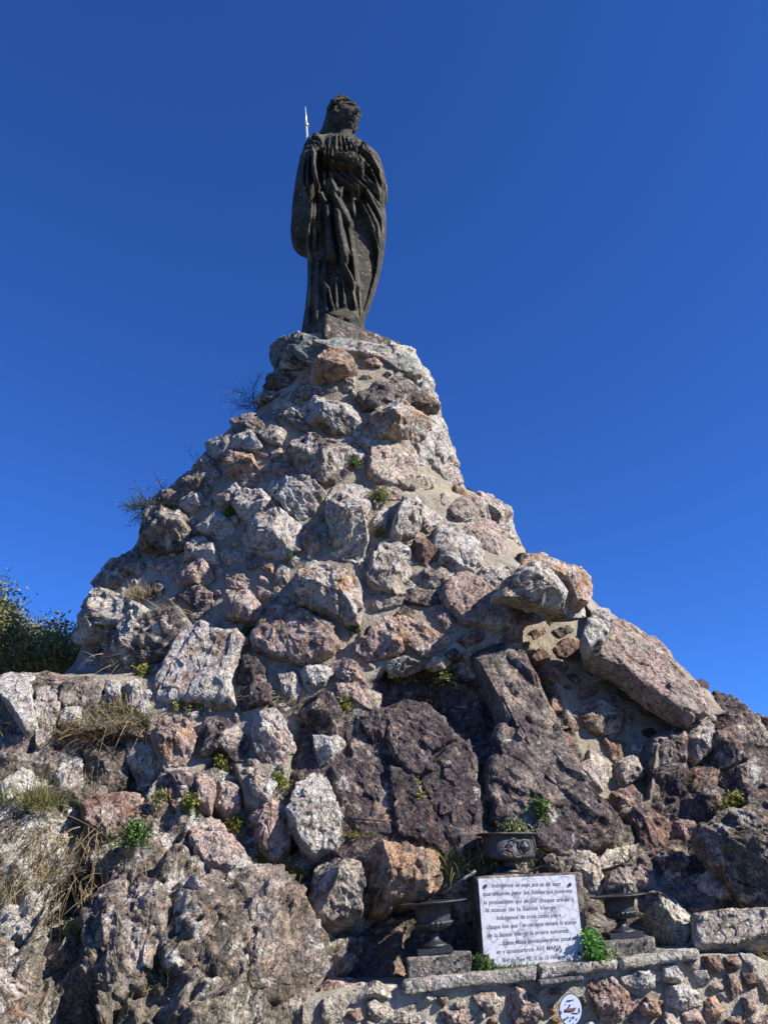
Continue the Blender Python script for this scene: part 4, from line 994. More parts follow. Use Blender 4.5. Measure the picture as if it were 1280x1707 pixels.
def low_urn(u, vbase, vrim, Y, R, label, tilt):
    base = at(u, vbase, Y); zr = at(u, vrim, Y)[2] - base[2]
    e = empty('garden_urn', base, label, 'urn', 'cast iron urns around the marble slab'); s_ = zr / .30
    box_mesh('base_plate', base + np.array([0, 0, .018]), (.235, .235, .036), MI, e, tilt)
    P = [(0, .036), (.085, .036), (.088, .046), (.075, .056), (.060, .062), (.040, .078), (.030, .095), (.030, .105), (.042, .112), (.042, .118), (.034, .124)]
    lathe('stem', base, [(r, z * s_) for r, z in P], MI, e, 48, tilt=tilt)
    P = [(.034, .124), (.075, .132), (.112, .150), (.128, .172), (.128, .180), (.118, .184)]
    lathe('gadrooned_bowl', base, [(r * R, z * s_) for r, z in P], MI, e, 120, (.13, .181 * s_ + .01, 22, .07), tilt)
    P = [(.118, .184), (.116, .200), (.120, .235), (.132, .262), (.165, .278), (.215, .288), (.236, .293), (.238, .300), (.228, .302), (.19, .292), (.13, .262), (.10, .22), (0, .21)]
    lathe('rim', base, [(r * R, z * s_) for r, z in P], MI, e, 96, (.2 * s_, .25 * s_, 30, .03), tilt)
    return e
low_urn(724, 1589, 1503, 6.0, .98, 'wide rimmed black iron urn on the left block, rim edged with rust', math.radians(4.5))
low_urn(1038, 1563, 1492, 6.17, .84, 'smaller black iron urn on the right block beside the green plant', math.radians(4.0))
# upper urn with the round medallion and scrolled relief
b0 = at(849, 1459, 6.30)
EU = empty('medallion_urn', b0, 'upper black iron urn with round medallion and rusty patches above the slab', 'urn', 'cast iron urns around the marble slab')
box_mesh('base_plate', b0 + np.array([0, 0, .0]), (.27, .22, .03), MI, EU, 0)
lathe('stem', b0, [(0, .015), (.085, .015), (.088, .022), (.062, .04), (.048, .06), (.045, .078), (.056, .088), (.07, .095)], MI, EU, 48)
seg = 96; prof = [(.07, .095), (.13, .100), (.172, .112), (.180, .125), (.176, .16), (.168, .20), (.162, .245), (.164, .262), (.204, .270), (.208, .277), (.19, .281), (.155, .268), (.14, .22), (0, .21)]
V = []
for r, z in prof:
    for j in range(seg):
        a = j / seg * 2 * math.pi; x, y = math.cos(a), math.sin(a); k = 1 / (abs(x) ** 3.4 + abs(y) ** 3.4) ** (1 / 3.4) if r > .1 else 1
        V.append((x * k * r * (1 + max(0, z - .2) * 1.1), y * k * r * .85, z))
mbody = iron('iron_with_terracotta', (.02, .02, .025), .6, .5)
V = np.array(V); ca, sa = math.cos(.35), math.sin(.35)
V = np.stack([V[:, 0] * ca - V[:, 1] * sa, V[:, 0] * sa + V[:, 1] * ca, V[:, 2]], 1) + b0
mesh_obj('body', V, grid_faces(len(prof), seg, True), mbody, EU, True)
def ring_on(parent, cen, nrm, R, r, mat, name, sx=1.0, arc=(0, 6.2832), n=40):
    nrm = np.array(nrm) / np.linalg.norm(nrm); e1 = np.cross([0, 0, 1], nrm); e1 /= np.linalg.norm(e1); e2 = np.cross(nrm, e1); V = []
    for i in range(n + 1):
        a = arc[0] + (arc[1] - arc[0]) * i / n; dd = e1 * math.cos(a) * sx + e2 * math.sin(a)
        for j in range(8):
            b_ = j / 8 * 6.2832; V.append(cen + dd * (R + r * math.cos(b_)) + nrm * r * math.sin(b_))
    return mesh_obj(name, np.array(V), grid_faces(n + 1, 8, True), mat, parent, True)
fr = np.array([sa, -ca, 0]); sd_ = np.array([ca, sa, 0])
mc = b0 + fr * .150 + sd_ * .055 + np.array([0, 0, .185])
ring_on(EU, mc, fr, .046, .007, MI, 'medallion')
Vd = []
for r_, h_ in ((.04, .0), (.036, .012), (.02, .018), (.012, .026), (0, .028)):
    for j in range(20):
        a = j / 20 * 6.2832; k = 1 + .15 * math.cos(4 * a); Vd.append(mc + sd_ * math.cos(a) * r_ * k + np.array([0, 0, 1]) * math.sin(a) * r_ * k + fr * h_)
mesh_obj('boss', np.array(Vd), grid_faces(5, 20, True), MI, EU, True)
for dx_, dz_, R_, a0, a1 in ((-.055, .185, .026, .5, 5.5), (-.055, .185, .013, 0, 6.28), (-.10, .15, .02, 1, 6), (0.0, .165, .05, 3.2, 5.2), (-.03, .21, .03, .3, 2.6), (.0, .20, .025, .3, 2.8)):
    ring_on(EU, b0 + fr * .152 + sd_ * dx_ + np.array([0, 0, dz_]), fr, R_, .005, MI, 'scroll', 1.0, (a0, a1))
hb = b0 + sd_ * .17 + fr * .05
V = []; path = [(0, 0, .14), (.02, 0, .15), (.028, 0, .19), (.022, 0, .235), (.0, 0, .27), (-.02, 0, .29), (-.03, 0, .315), (-.022, 0, .345), (-.005, 0, .335), (.012, 0, .318), (.008, 0, .295)]
for i, p in enumerate(path):
    r_ = .011 if i > 5 else .008
    p0 = np.array(path[max(i - 1, 0)]); p1 = np.array(path[min(i + 1, len(path) - 1)]); tg_ = (p1 - p0) / np.linalg.norm(p1 - p0); s1 = np.cross(tg_, [0, 1, 0])
    for j in range(8):
        a = j / 8 * 6.2832; V.append(hb + np.array(p) + s1 * math.cos(a) * r_ + np.array([0, 1, 0]) * math.sin(a) * r_)
mesh_obj('handle', np.array(V), grid_faces(len(path), 8, True), MI, EU, True)
# iron bars
def bar(name, a, b, r, mat, label, cat, parent=None, taper=1.0):
    a, b = np.array(a, float), np.array(b, float); d = (b - a) / np.linalg.norm(b - a); e1 = np.cross(d, [0, 0, 1.0] if abs(d[2]) < .9 else [1.0, 0, 0]); e1 /= np.linalg.norm(e1); e2 = np.cross(d, e1); V = []
    for t_, k in ((0, 0.01), (0, 1), (.5, (1 + taper) / 2), (1, taper), (1, .01)):
        for j in range(8): V.append(a + (b - a) * t_ + (e1 * math.cos(j * .7854) + e2 * math.sin(j * .7854)) * r * k)
    o = mesh_obj(name, np.array(V), grid_faces(5, 8, True), mat, parent, True)
    if label: tag(o, label, cat)
    return o
bar('iron_spike', at(892, 1412, 6.35), at(915, 1410, 6.25), .011, MI, 'short black iron spike sticking out of rock beside the upper urn', 'iron bar')
bar('iron_rod', at(590, 1365, 6.30), at(652, 1368, 6.28), .007, MR, 'thin rusty iron rod lying level across the purple cliff', 'iron bar')
bar('dead_branch', at(738, 1490, 6.25), at(792, 1452, 6.12), .009, MAT_ROCK, 'thin dead branch lying from the left urn up to the slab top', 'branch')
# oval enamel sign
osu, osv, OY = 950.6, 1683.0, 5.80
oc = at(osu, osv, OY); on = np.array([-.05, -1, .06]); on /= np.linalg.norm(on); oc = oc + on * .02
ox = np.cross([0, 0, 1.0], on); ox = -ox if ox[0] < 0 else ox; ox /= np.linalg.norm(ox); oz = np.cross(ox, on); oz = -oz if oz[2] < 0 else oz
def on_sign(u, v):
    d = ray(u, v); t_ = ((oc - CAM) @ on) / (d @ on); return CAM + d * t_
OS = empty('oval_sign', oc, 'small oval white enamel sign showing a brown boat, fixed low on the wall', 'sign')
mw, tw, bw = mat_new('white_enamel'); cow = geo_pos(tw); tw.links.new(mixc(tw, ramp(tw, noise(tw, cow, 40, 4), [(.6, 0), (.7, .3)]), (.62, .66, .76), (.4, .36, .3)), bw.inputs['Base Color']); bw.inputs['Roughness'].default_value = .3
mbk, _, bbk = mat_new('black_enamel'); bbk.inputs['Base Color'].default_value = (.02, .022, .03, 1)
mbr, _, bbr = mat_new('brown_enamel'); bbr.inputs['Base Color'].default_value = (.30, .10, .07, 1)
def sign_poly(name, pts, mat, lift): 
    P = np.array([on_sign(910 + x * .0625, 1640 + y * .0625) for x, y in pts]) + on * lift
    n = len(P); P2 = np.concatenate([P, P - on * .0015]); F_ = [tuple(range(n)), tuple(range(n, 2 * n))[::-1]] + [(i, (i + 1) % n, n + (i + 1) % n, n + i) for i in range(n)]
    return mesh_obj(name, P2, F_, mat, OS, False)
def ell(a, b, n=48): return [(650 + a * math.cos(i / n * 6.2832), 695 + b * math.sin(i / n * 6.2832)) for i in range(n)]
sign_poly('rim', ell(315, 440), mbk, 0.0); sign_poly('face', ell(290, 415), mw, .003)
sign_poly('funnel', [(545,440),(668,425),(668,462),(548,470)], mbk, .006); sign_poly('mast', [(575,640),(628,535),(650,560),(600,655)], mbk, .006)
sign_poly('hull', [(485,690),(520,665),(800,630),(760,715),(650,748),(485,750)], mbk, .006); sign_poly('deck', [(520,690),(560,665),(780,645),(720,700),(640,715),(520,725)], mbr, .008)
for pts in ([(465,930),(520,910),(520,970),(465,965)], [(560,870),(585,860),(590,920),(560,925)], [(655,880),(672,875),(665,920),(650,915)], [(705,870),(740,860),(745,925),(715,930)], [(800,920),(825,915),(820,970),(800,965)], [(625,960),(665,950),(650,1000),(620,995)],
            [(870,640),(890,640),(895,770),(870,760)], [(680,760),(850,780),(850,800),(690,785)], [(378,710),(398,720),(412,810),(390,800)], [(695,1050),(735,1020),(720,1060),(700,1075)], [(695,410),(715,405),(738,440),(715,440)], [(508,530),(525,530),(525,560),(508,560)]):
    sign_poly('mark', pts, mbk, .006)
# ------------------------------------------------------------------ statue
def statue_mat():
    m, t, b = mat_new('weathered_dark_stone'); co = geo_pos(t)
    n1 = noise(t, co, 3.5, 6, .7); n2 = noise(t, co, 22, 5, .7); n3 = noise(t, co, 60, 3, .6)
    c = mixc(t, ramp(t, n1, [(.35, 0.0), (.65, 1.0)]), (.028, .026, .022), (.092, .084, .064))
    c = mixc(t, ramp(t, noise(t, co, 2.2, 4, .6), [(.56, 0.0), (.68, .55)]), c, (.25, .22, .13))
    c = mixc(t, 1.0, c, ramp(t, n2, [(.3, .6), (.7, 1.45)]), 'MULTIPLY')
    c = mixc(t, ramp(t, noise(t, co, 26, 3, .5), [(.66, 0.0), (.70, .8)]), c, (.38, .36, .29))
    c = mixc(t, ramp(t, n3, [(.30, .8), (.38, 0.0)]), c, (.02, .018, .016))
    t.links.new(c, b.inputs['Base Color']); b.inputs['Roughness'].default_value = .9; b.inputs['Specular IOR Level'].default_value = .2
    bp = N(t, 'ShaderNodeBump'); bp.inputs['Distance'].default_value = .03
    t.links.new(mathn(t, 'ADD', n2, mathn(t, 'MULTIPLY', n3, .35)), bp.inputs['Height']); t.links.new(bp.outputs[0], b.inputs['Normal']); return m
MS = statue_mat(); SY = 8.43
ST = empty('statue', at(556, 545, SY), 'dark weathered stone statue of a veiled, flower-crowned woman with folded arms on top', 'statue')
SL = [(222,560),(228,532),(236,518),(246,510),(258,506),(270,503),(290,498),(305,495),(325,492),(345,490),(370,488),(390,487),(402,486),(411,489),(418,495),(421,503),(424,512),(440,513),(470,513.5),(484,513),(500,511.5),(525,509),(556,504),(586,500)]
SR = [(222,584),(228,590),(236,597),(246,608),(256,617),(266,626),(280,634),(300,640),(318,643),(334,646),(339,644),(342,639),(350,641),(362,643.5),(380,644),(398,643),(425,640),(450,635),(475,629),(500,621),(520,614),(534,608),(556,606),(586,606)]
nvS, nuS = 520, 420
sv = np.linspace(222, 583, nvS); sl = np.interp(sv, *zip(*SL)); sr = np.interp(sv, *zip(*SR))
th = np.linspace(0, 2 * math.pi, nuS, endpoint=False)
# more columns on the front
th = th - .35 * np.sin(th) * 0
ct, sn = np.cos(th), np.sin(th)
ex = np.sign(ct) * np.abs(ct) ** .85; ey = np.sign(sn) * np.abs(sn) ** .8
ey = np.where(ey < 0, ey * .4, ey)
mid = (sl + sr) / 2; hw = (sr - sl) / 2
Us = mid[:, None] - hw[:, None] * ex[None]; Vs = np.repeat(sv[:, None], nuS, 1)
dep = np.interp(sv, [222, 232, 246, 264, 300, 400, 500, 583], [.03, .10, .24, .33, .38, .44, .44, .44])
Pc = at(Us, Vs, np.full_like(Us, SY)); zc = at(mid, sv, SY)[:, 2]
# each ring is level: every row keeps its own height
B = np.stack([Pc[..., 0], SY - dep[:, None] * ey[None], np.repeat(zc[:, None], nuS, 1)], -1)
front = np.clip(ey * 3 + .15, 0, 1)[None] * np.ones((nvS, 1))
uu, vv = proj(B.reshape(-1, 3)); uu = uu.reshape(nvS, nuS); vv = vv.reshape(nvS, nuS)
def tube(pts, w0, w1):
    """half-round ridge along a polyline; returns 0..1 profile, cut square at its far end"""
    best = np.zeros_like(uu); n = len(pts); L = [0]
    for i in range(n - 1): L.append(L[-1] + math.hypot(pts[i+1][0] - pts[i][0], pts[i+1][1] - pts[i][1]))
    for i in range(n - 1):
        (x1, y1), (x2, y2) = pts[i], pts[i + 1]; dx, dy = x2 - x1, y2 - y1; l2 = dx * dx + dy * dy
        tt = ((uu - x1) * dx + (vv - y1) * dy) / l2; t_ = np.clip(tt, 0, 1)
        d = np.hypot(uu - x1 - t_ * dx, vv - y1 - t_ * dy); w = w0 + (w1 - w0) * (L[i] + t_ * (L[i+1] - L[i])) / L[-1]
        pr = np.sqrt(np.clip(1 - (d / w) ** 2, 0, 1))
        if i == n - 2: pr = pr * np.clip(1 - (tt - 1) * math.sqrt(l2) / 1.5, 0, 1)
        best = np.maximum(best, pr)
    return best
def blob(x, y, rx, ry, p=2.0): return np.clip(1 - ((uu - x) / rx) ** 2 - ((vv - y) / ry) ** 2, 0, 1) ** (1 / p)
def soft(poly, w): return softmask(uu.ravel(), vv.ravel(), poly, w).reshape(uu.shape)
def relief():
    D0 = np.zeros_like(uu)
    # broad masses
    D0 += .16 * soft([(500,262),(520,248),(527,262),(530,318),(524,345),(519,400),(517,426),(500,430),(480,410),(484,345)], 4)
    D0 += .10 * soft([(512,232),(530,222),(541,236),(540,252),(524,258),(500,262)], 4)
    D0 += .12 * soft([(596,236),(630,255),(650,300),(652,345),(636,340),(618,300),(600,282),(590,250)], 5)
    D0 -= .13 * soft([(598,345),(616,375),(628,410),(626,450),(614,500),(602,525),(598,470),(590,400)], 5)
    D0 -= .05 * soft([(516,430),(540,440),(545,520),(514,545)], 4)
    D0 += .04 * soft([(528,284),(606,290),(640,340),(612,330),(560,318),(530,330)], 5)
    R_ = [
     (.17,8,9,[(545,345),(547,380),(552,415),(554,438)]), (.13,6,5,[(534,342),(531,362),(534,390)]), (.22,9,11,[(563,352),(567,385),(573,415),(579,436)]),
     (.14,6,8,[(580,378),(586,405),(592,440),(598,484)]), (.15,5,7,[(572,440),(584,462),(594,482)]),
     (.20,9,7,[(556,326),(565,338),(574,354),(584,378)]), (.10,7,4,[(583,316),(590,326),(589,345),(591,364)]), (.17,7,6,[(535,326),(543,338)]),
     (.15,5,8,[(551,288),(554,304),(560,318),(572,322)]), (.14,5,4,[(540,290),(541,312)]), (.12,5,6,[(548,300),(546,326)]),
     (.13,4,4,[(556,286),(572,302),(586,312),(600,324)]), (.14,3.5,4,[(567,287),(586,302),(606,320),(620,332)]), (.15,4,4,[(582,288),(598,304),(618,324),(634,346)]), (.15,3.5,4,[(596,290),(616,308),(638,334)]), (.16,3.5,4,[(606,292),(626,312),(642,330)]),
     (.17,4,6,[(580,312),(596,319),(614,326),(626,344),(637,366),(640,392)]), (.10,3,4,[(560,312),(580,316),(588,324)]),
     (.15,3,5,[(595,334),(607,359),(618,379),(626,401),(632,421),(629,455),(622,480),(609,527)]), (.13,5,8,[(612,341),(622,359),(631,379),(635,400),(637,415)]), (.12,3,4,[(603,338),(614,360),(624,384)]),
     (.07,3,4,[(638,440),(630,480),(617,515)]),
     (.24,4,5,[(524,250),(523,276),(526,299),(531,318)]), (.22,4,5,[(515,322),(526,316),(531,318)]), (.20,4,4,[(506,318),(513,334)]), (.13,3,4,[(516,262),(512,290),(514,312)]), (.12,3,4,[(508,268),(503,300)]),
     (.15,3,3,[(520,345),(516,380),(514,410)]), (.14,4,5,[(526,345),(524,385),(524,415)]),
     (.08,3.5,3,[(524,225),(534,232),(539,244)]), (.08,3.5,3,[(515,234),(530,237),(537,246)]), (.08,3.5,3,[(510,244),(525,242),(536,249)]), (.08,3,3,[(506,256),(516,250),(526,250)]),
     (.09,2.6,3,[(561,228),(560,252)]), (.10,2.6,3,[(567,228),(570,252)]), (.09,2.6,3,[(572,228),(579,253)]), (.09,2.6,3,[(579,231),(588,253)]), (.09,2.6,3,[(586,236),(596,254)]), (.08,2.4,3,[(550,234),(546,252)]), (.07,2.4,2.6,[(593,240),(604,256)]),
     (.17,4,5,[(604,246),(620,262),(632,284),(638,310)]), (.15,3,4,[(600,262),(614,276),(624,300)]), (.13,3,4,[(612,262),(628,284)]), (.15,3,3,[(606,276),(605,296)]), (.13,3,4,[(622,292),(634,318),(640,335)]),
     (.07,3,4,[(519,430),(517,480),(514,540)]), (.09,4,5,[(530,436),(530,490),(526,535)]), (.09,3,4,[(540,440),(541,480),(544,520)]), (.10,2.5,4,[(549,486),(551,500),(556,514)]), (.08,3,4,[(560,470),(561,512)]), (.08,3,4,[(572,470),(574,510)]),
     (.10,3,4,[(588,488),(594,515)]), (.09,3,4,[(600,486),(604,528)]), (.10,6,7,[(540,445),(536,470),(546,484)]),
    ]
    D1 = np.zeros_like(uu)
    for amp, w0, w1, pts in R_: D1 = np.maximum(D1, 1.3 * amp * tube(pts, w0, w1))
    D = D0 + D1
    D = D + .13 * blob(556, 238, 13, 15) * (1 - np.clip(D1 * 12, 0, 1) * .3) + .08 * blob(586, 246, 11, 12)
    # forearms folded across, hand over hand
    AR = np.maximum.reduce([.40 * tube([(527,262),(548,262),(570,264),(588,267),(598,271)], 9.5, 6.5), .36 * tube([(610,280),(600,282),(580,280),(556,276),(540,272)], 8.5, 7), .33 * tube([(604,268),(603,284),(604,294)], 5, 5)])
    for k in range(4): AR = np.maximum(AR, .41 * tube([(580 + 1.5 * k, 262 + 4 * k), (594, 264.5 + 3.6 * k), (603 - k, 268 + 3.6 * k)], 2.3, 1.7))
    for k in range(5): AR = np.maximum(AR, .38 * tube([(530 + 6 * k, 252 + .5 * k), (529 + 6.4 * k, 262)], 2.2, 1.8) * (D0 * 0 + 1))
    D = np.maximum(D, AR)
    fl = np.clip((vv - 500) / 30, 0, 1); D = D + .10 * fl * blob(566, 530, 45, 26)
    D = D + .05 * blob(560, 522, 14, 7) + .05 * blob(588, 530, 14, 7)
    D += .010 * fbm(B.reshape(-1, 3) * 7, 3, 61).reshape(uu.shape)
    return D * np.clip((sv[:, None] - 224) / 24, 0, 1)
fdir = np.array([.05, -1, 0.0]); D = np.zeros_like(uu)
for it in range(5):
    q = B + (blur(D * front, 2))[..., None] * fdir; uu, vv = proj(q.reshape(-1, 3)); uu = uu.reshape(nvS, nuS); vv = vv.reshape(nvS, nuS)
    Dn = relief(); D = Dn if it == 0 else .5 * D + .5 * Dn
side = np.stack([-ex[None] * np.ones((nvS, 1)) * np.abs(1 - front * .85), -np.clip(ey, 0, 1)[None] * np.ones((nvS, 1)) - .001, np.zeros((nvS, nuS))], -1)
Bs = B + (D * front)[..., None] * fdir
backf = .04 * np.abs(np.sin(th * 9))[None] * np.clip(-ey, 0, 1)[None] * np.ones((nvS, 1)); Bs[..., 1] += backf
shells = [(Bs.reshape(-1, 3), grid_faces(nvS, nuS, True))]
# neck and shoulders cap
def ellip(c, r, nv_=40, nu_=48, fn=None):
    a = np.linspace(1e-3, math.pi - 1e-3, nv_)[:, None]; b_ = np.linspace(0, 2 * math.pi, nu_, endpoint=False)[None]
    X = np.stack([np.sin(a) * np.cos(b_), np.sin(a) * np.sin(b_), np.cos(a) * np.ones_like(b_)], -1).reshape(-1, 3)
    P = X * np.array(r)
    if fn is not None: P = fn(X, P)
    return P + np.array(c), grid_faces(nv_, nu_, True)
nk0, nk1 = at(571, 250, 8.42), at(575, 208, 8.38); V = []
for t_ in np.linspace(0, 1, 16):
    c = nk0 * (1 - t_) + nk1 * t_; r = .165 - .05 * math.sin(t_ * 2.2) 
    for j in range(36): a = j / 36 * 6.2832; V.append(c + np.array([math.cos(a) * r, math.sin(a) * r, 0]))
shells.append((np.array(V), grid_faces(16, 36, True)))
# head
HC = at(574.5, 200, 8.38); yaw = math.radians(44)
F_ = np.array([math.sin(yaw), -math.cos(yaw), -.04]); F_ /= np.linalg.norm(F_); S_ = np.array([math.cos(yaw), math.sin(yaw), 0]); Z_ = np.cross(S_, F_); Z_ = Z_ if Z_[2] > 0 else -Z_
roll_h = math.radians(-4); S2 = S_ * math.cos(roll_h) + Z_ * math.sin(roll_h); Z2 = -S_ * math.sin(roll_h) + Z_ * math.cos(roll_h)
def g2(x, z, cx, cz, sx, sz): return np.exp(-((x - cx) / sx) ** 2 - ((z - cz) / sz) ** 2)
def headfn(X, P):
    x, y, z = P[:, 0].copy(), P[:, 1].copy(), P[:, 2].copy()     # local: x side, y forward, z up
    jaw = np.clip((-z - .03) / .30, 0, 1); x *= 1 - .42 * jaw ** 1.3
    y = np.where(y > 0, y * (1 - .10 * jaw), y * (1 - .35 * jaw))
    f = np.clip(X[:, 1] * 2.5, 0, 1)
    y += f * (.060 * g2(x, z, 0, -.045, .028, .045) + .035 * g2(x, z, 0, .03, .018, .07) + .020 * g2(x, z, 0, -.075, .05, .018)
         - .045 * g2(x, z, .078, .048, .045, .030) - .045 * g2(x, z, -.078, .048, .045, .030)
         + .024 * g2(x, z, .078, .042, .028, .016) + .024 * g2(x, z, -.078, .042, .028, .016)
         + .020 * g2(x, z, .08, .095, .07, .016) + .020 * g2(x, z, -.08, .095, .07, .016)
         + .022 * g2(x, z, 0, -.132, .050, .013) + .024 * g2(x, z, 0, -.168, .040, .013) - .014 * g2(x, z, 0, -.150, .055, .006)
         - .020 * g2(x, z, 0, -.195, .05, .014) + .030 * g2(x, z, 0, -.238, .05, .032)
         + .014 * g2(x, z, .10, -.05, .05, .05) + .014 * g2(x, z, -.10, -.05, .05, .05))
    return x[:, None] * S2 + y[:, None] * F_ + z[:, None] * Z2
hp, hf_ = ellip((0, 0, 0), (.198, .262, .305), 150, 200, headfn); shells.append((hp + HC, hf_))
# hair: waved mass over the skull and at the temples
def hairfn(X, P):
    x, y, z = P[:, 0].copy(), P[:, 1].copy(), P[:, 2].copy()
    cut = np.clip((X[:, 1] - .22 - .45 * np.clip(X[:, 2] - .35, 0, 1)) * 5, 0, 1)
    k = 1 + .05 * np.sin(np.arctan2(z, y) * 22 + 3 * x * 10) + .03 * np.sin(np.arctan2(x, z) * 17)
    k = k * (1 - .32 * cut)
    return (x * k)[:, None] * S2 + (y * k - .02)[:, None] * F_ + (z * k + .015)[:, None] * Z2
a_, b_ = ellip((0, 0, 0), (.224, .235, .295), 110, 150, hairfn); shells.append((a_ + HC, b_))
rs = random.Random(5)
for k in range(16):   # curls beside the cheek and behind the jaw
    sgn = 1 if k < 11 else -1; p = HC + S2 * sgn * rs.uniform(.16, .20) + F_ * rs.uniform(-.06, .07) + Z2 * (-.02 - .021 * (k % 11) * 1.1)
    if sgn > 0: p = p - S2 * .004 * (k % 11)
    a_, b_ = ellip(p, (rs.uniform(.025, .042),) * 3, 12, 14); shells.append((a_, b_))
def join_shells(sh, name, mat, parent):
    off = 0; VV = []; FF = []
    for V, Fq in sh: VV.append(V); FF.append(Fq + off); off += len(V)
    return mesh_obj(name, np.concatenate(VV), np.concatenate(FF), mat, parent, True)
join_shells(shells, 'draped_figure', MS, ST)
# flower wreath: petals set round the head
sh = []
for k in range(34):
    a = k / 34 * 6.2832; 
    base = HC + (math.cos(a) * S2 * .185 + math.sin(a) * F_ * .20) + Z2 * (.195 - .05 * math.sin(a)*0 + .04 * math.cos(a * 1.0) * 0) + F_ * -.02
    out = (math.cos(a) * S2 + math.sin(a) * F_); 
    back_w = 1.0 if math.sin(a) < .35 else .5
    for q_ in range(9):
        d = out * rs.uniform(.3, 1) + Z2 * rs.uniform(-.5, 1) + np.cross(out, Z2) * rs.uniform(-.8, .8); d /= np.linalg.norm(d)
        c = base + d * rs.uniform(.02, .085) * back_w; r = rs.uniform(.022, .044) * back_w
        a_, b_ = ellip((0, 0, 0), (r, r, r * .5), 7, 9); M3 = Vector(d).to_track_quat('Z', 'Y').to_matrix(); a_ = a_ @ np.array(M3).T
        sh.append((a_ + c, b_))
join_shells(sh, 'flower_wreath', MS, ST)
# veil falling from the wreath to the shoulders
vr = np.linspace(176, 262, 70); vl = np.interp(vr, [176, 184, 192, 204, 214, 224, 236, 262], [556, 546, 544, 541, 538, 535, 528, 515]); vrr = np.interp(vr, [176, 196, 214, 230, 262], [585, 590, 585, 587, 600])
tv = np.linspace(0, 2 * math.pi, 120, endpoint=False); V = []
for i, v in enumerate(vr):
    c = at((vl[i] + vrr[i]) / 2, v, 8.60); w = (vrr[i] - vl[i]) / 2 * .0093; dpt = .20 + .1 * (i / 70)
    for j, a in enumerate(tv):
        f = 1 + .06 * math.sin(a * 9 + i * .02); x = -math.cos(a) * w * (1 + .02 * math.sin(a * 11)); y = -math.sin(a) * dpt * f
        V.append(c + np.array([x, y, 0]))
V = np.array(V)
cap = V.reshape(len(vr), -1, 3); 
mesh_obj('veil', V, grid_faces(len(vr), 120, True), MS, ST, True)
# plinth
cn = at(543, 521, 7.75); rc = at(667, 572, 8.36); e1 = rc - cn; e1[2] = 0; lw = np.linalg.norm(e1); e1 /= lw; e2 = np.array([-e1[1], e1[0], 0])
if e2[1] < 0: e2 = -e2
zt = cn[2]; zb = at(543, 562, 7.75)[2] - .02
rough_box('plinth', [np.array([cn[0], cn[1], zt]), np.array([rc[0], rc[1], zt]), np.array([rc[0], rc[1], zb]), np.array([cn[0], cn[1], zb])], 1.05, MAT_ROCK, ST, (.075, .068, .058, .35), .03, .009, .025, e2, 21)
# thin plate of stone under the feet
base_c = at(557, 533, 8.3)
# cap rock that closes the top of the cone
nr = 14; V = []
for i, (r, z) in enumerate([(0.01, zb - .04), (.4, zb - .05), (.62, zb - .07), (.72, zb - .2), (.8, zb - .4), (.85, zb - .7)]):
    for j in range(60): a = j / 60 * 6.2832; V.append((-.42 + r * math.cos(a) * 1.0, 8.55 + r * math.sin(a) * .8, z))
V = np.array(V); V = V + np.stack([fbm(V * 3, 3, k) for k in (1, 2, 3)], 1) * .05
mesh_obj('cap_rock', V, grid_faces(6, 60, True), MAT_ROCK, PEDROOT, True, np.tile(np.array([.2, .19, .16, .7]), (len(V), 1)))
# lightning rod behind the shoulder
mm_, tm_, bm_ = mat_new('galvanised_metal'); bm_.inputs['Base Color'].default_value = (.55, .57, .6, 1); bm_.inputs['Metallic'].default_value = .6; bm_.inputs['Roughness'].default_value = .4
RB = at(530, 560, 9.05); RT_ = at(509, 178, 9.05); LR = empty('lightning_rod', RB, 'thin pointed metal lightning rod rising behind the left shoulder of the statue', 'lightning rod')
def taper(name, a, b, r0_, r1_, parent, mat):
    d = (b - a) / np.linalg.norm(b - a); s1 = np.cross(d, [0, 1, 0]); s1 /= np.linalg.norm(s1); s2 = np.cross(d, s1); V = []
    for t_, r in ((0, 0), (0, r0_), (.5, (r0_ + r1_) / 2), (1, r1_), (1, 0)):
        for j in range(10): V.append(a + (b - a) * t_ + (s1 * math.cos(j * .6283) + s2 * math.sin(j * .6283)) * r)
    return mesh_obj(name, np.array(V), grid_faces(5, 10, True), mat, parent, True)
k1 = .905; J = RB * (1 - k1) + RT_ * k1
taper('pole', RB, J, .022, .020, LR, mm_); taper('ferrule', J - (RT_ - RB) * .004, J + (RT_ - RB) * .008, .036, .036, LR, mm_); taper('spike', J, RT_, .024, .006, LR, mm_)
# ------------------------------------------------------------------ vegetation
def leaf_mat(name, c1, c2, trans=.25):
    m, t, b = mat_new(name); co = geo_pos(t); oi = N(t, 'ShaderNodeAttribute', attribute_name='Col')
    t.links.new(mixc(t, 1.0, mixc(t, ramp(t, noise(t, co, 9, 3), [(.35, 0), (.65, 1)]), c1, c2), oi.outputs['Color'], 'MULTIPLY'), b.inputs['Base Color'])
    b.inputs['Roughness'].default_value = .6
    tr = N(t, 'ShaderNodeBsdfTranslucent'); mx = N(t, 'ShaderNodeMixShader'); mx.inputs[0].default_value = trans
    t.links.new(mixc(t, .5, c2, c1), tr.inputs['Color']); out = [n for n in t.nodes if n.type == 'OUTPUT_MATERIAL'][0]
    t.links.new(b.outputs[0], mx.inputs[1]); t.links.new(tr.outputs[0], mx.inputs[2]); t.links.new(mx.outputs[0], out.inputs[0]); return m
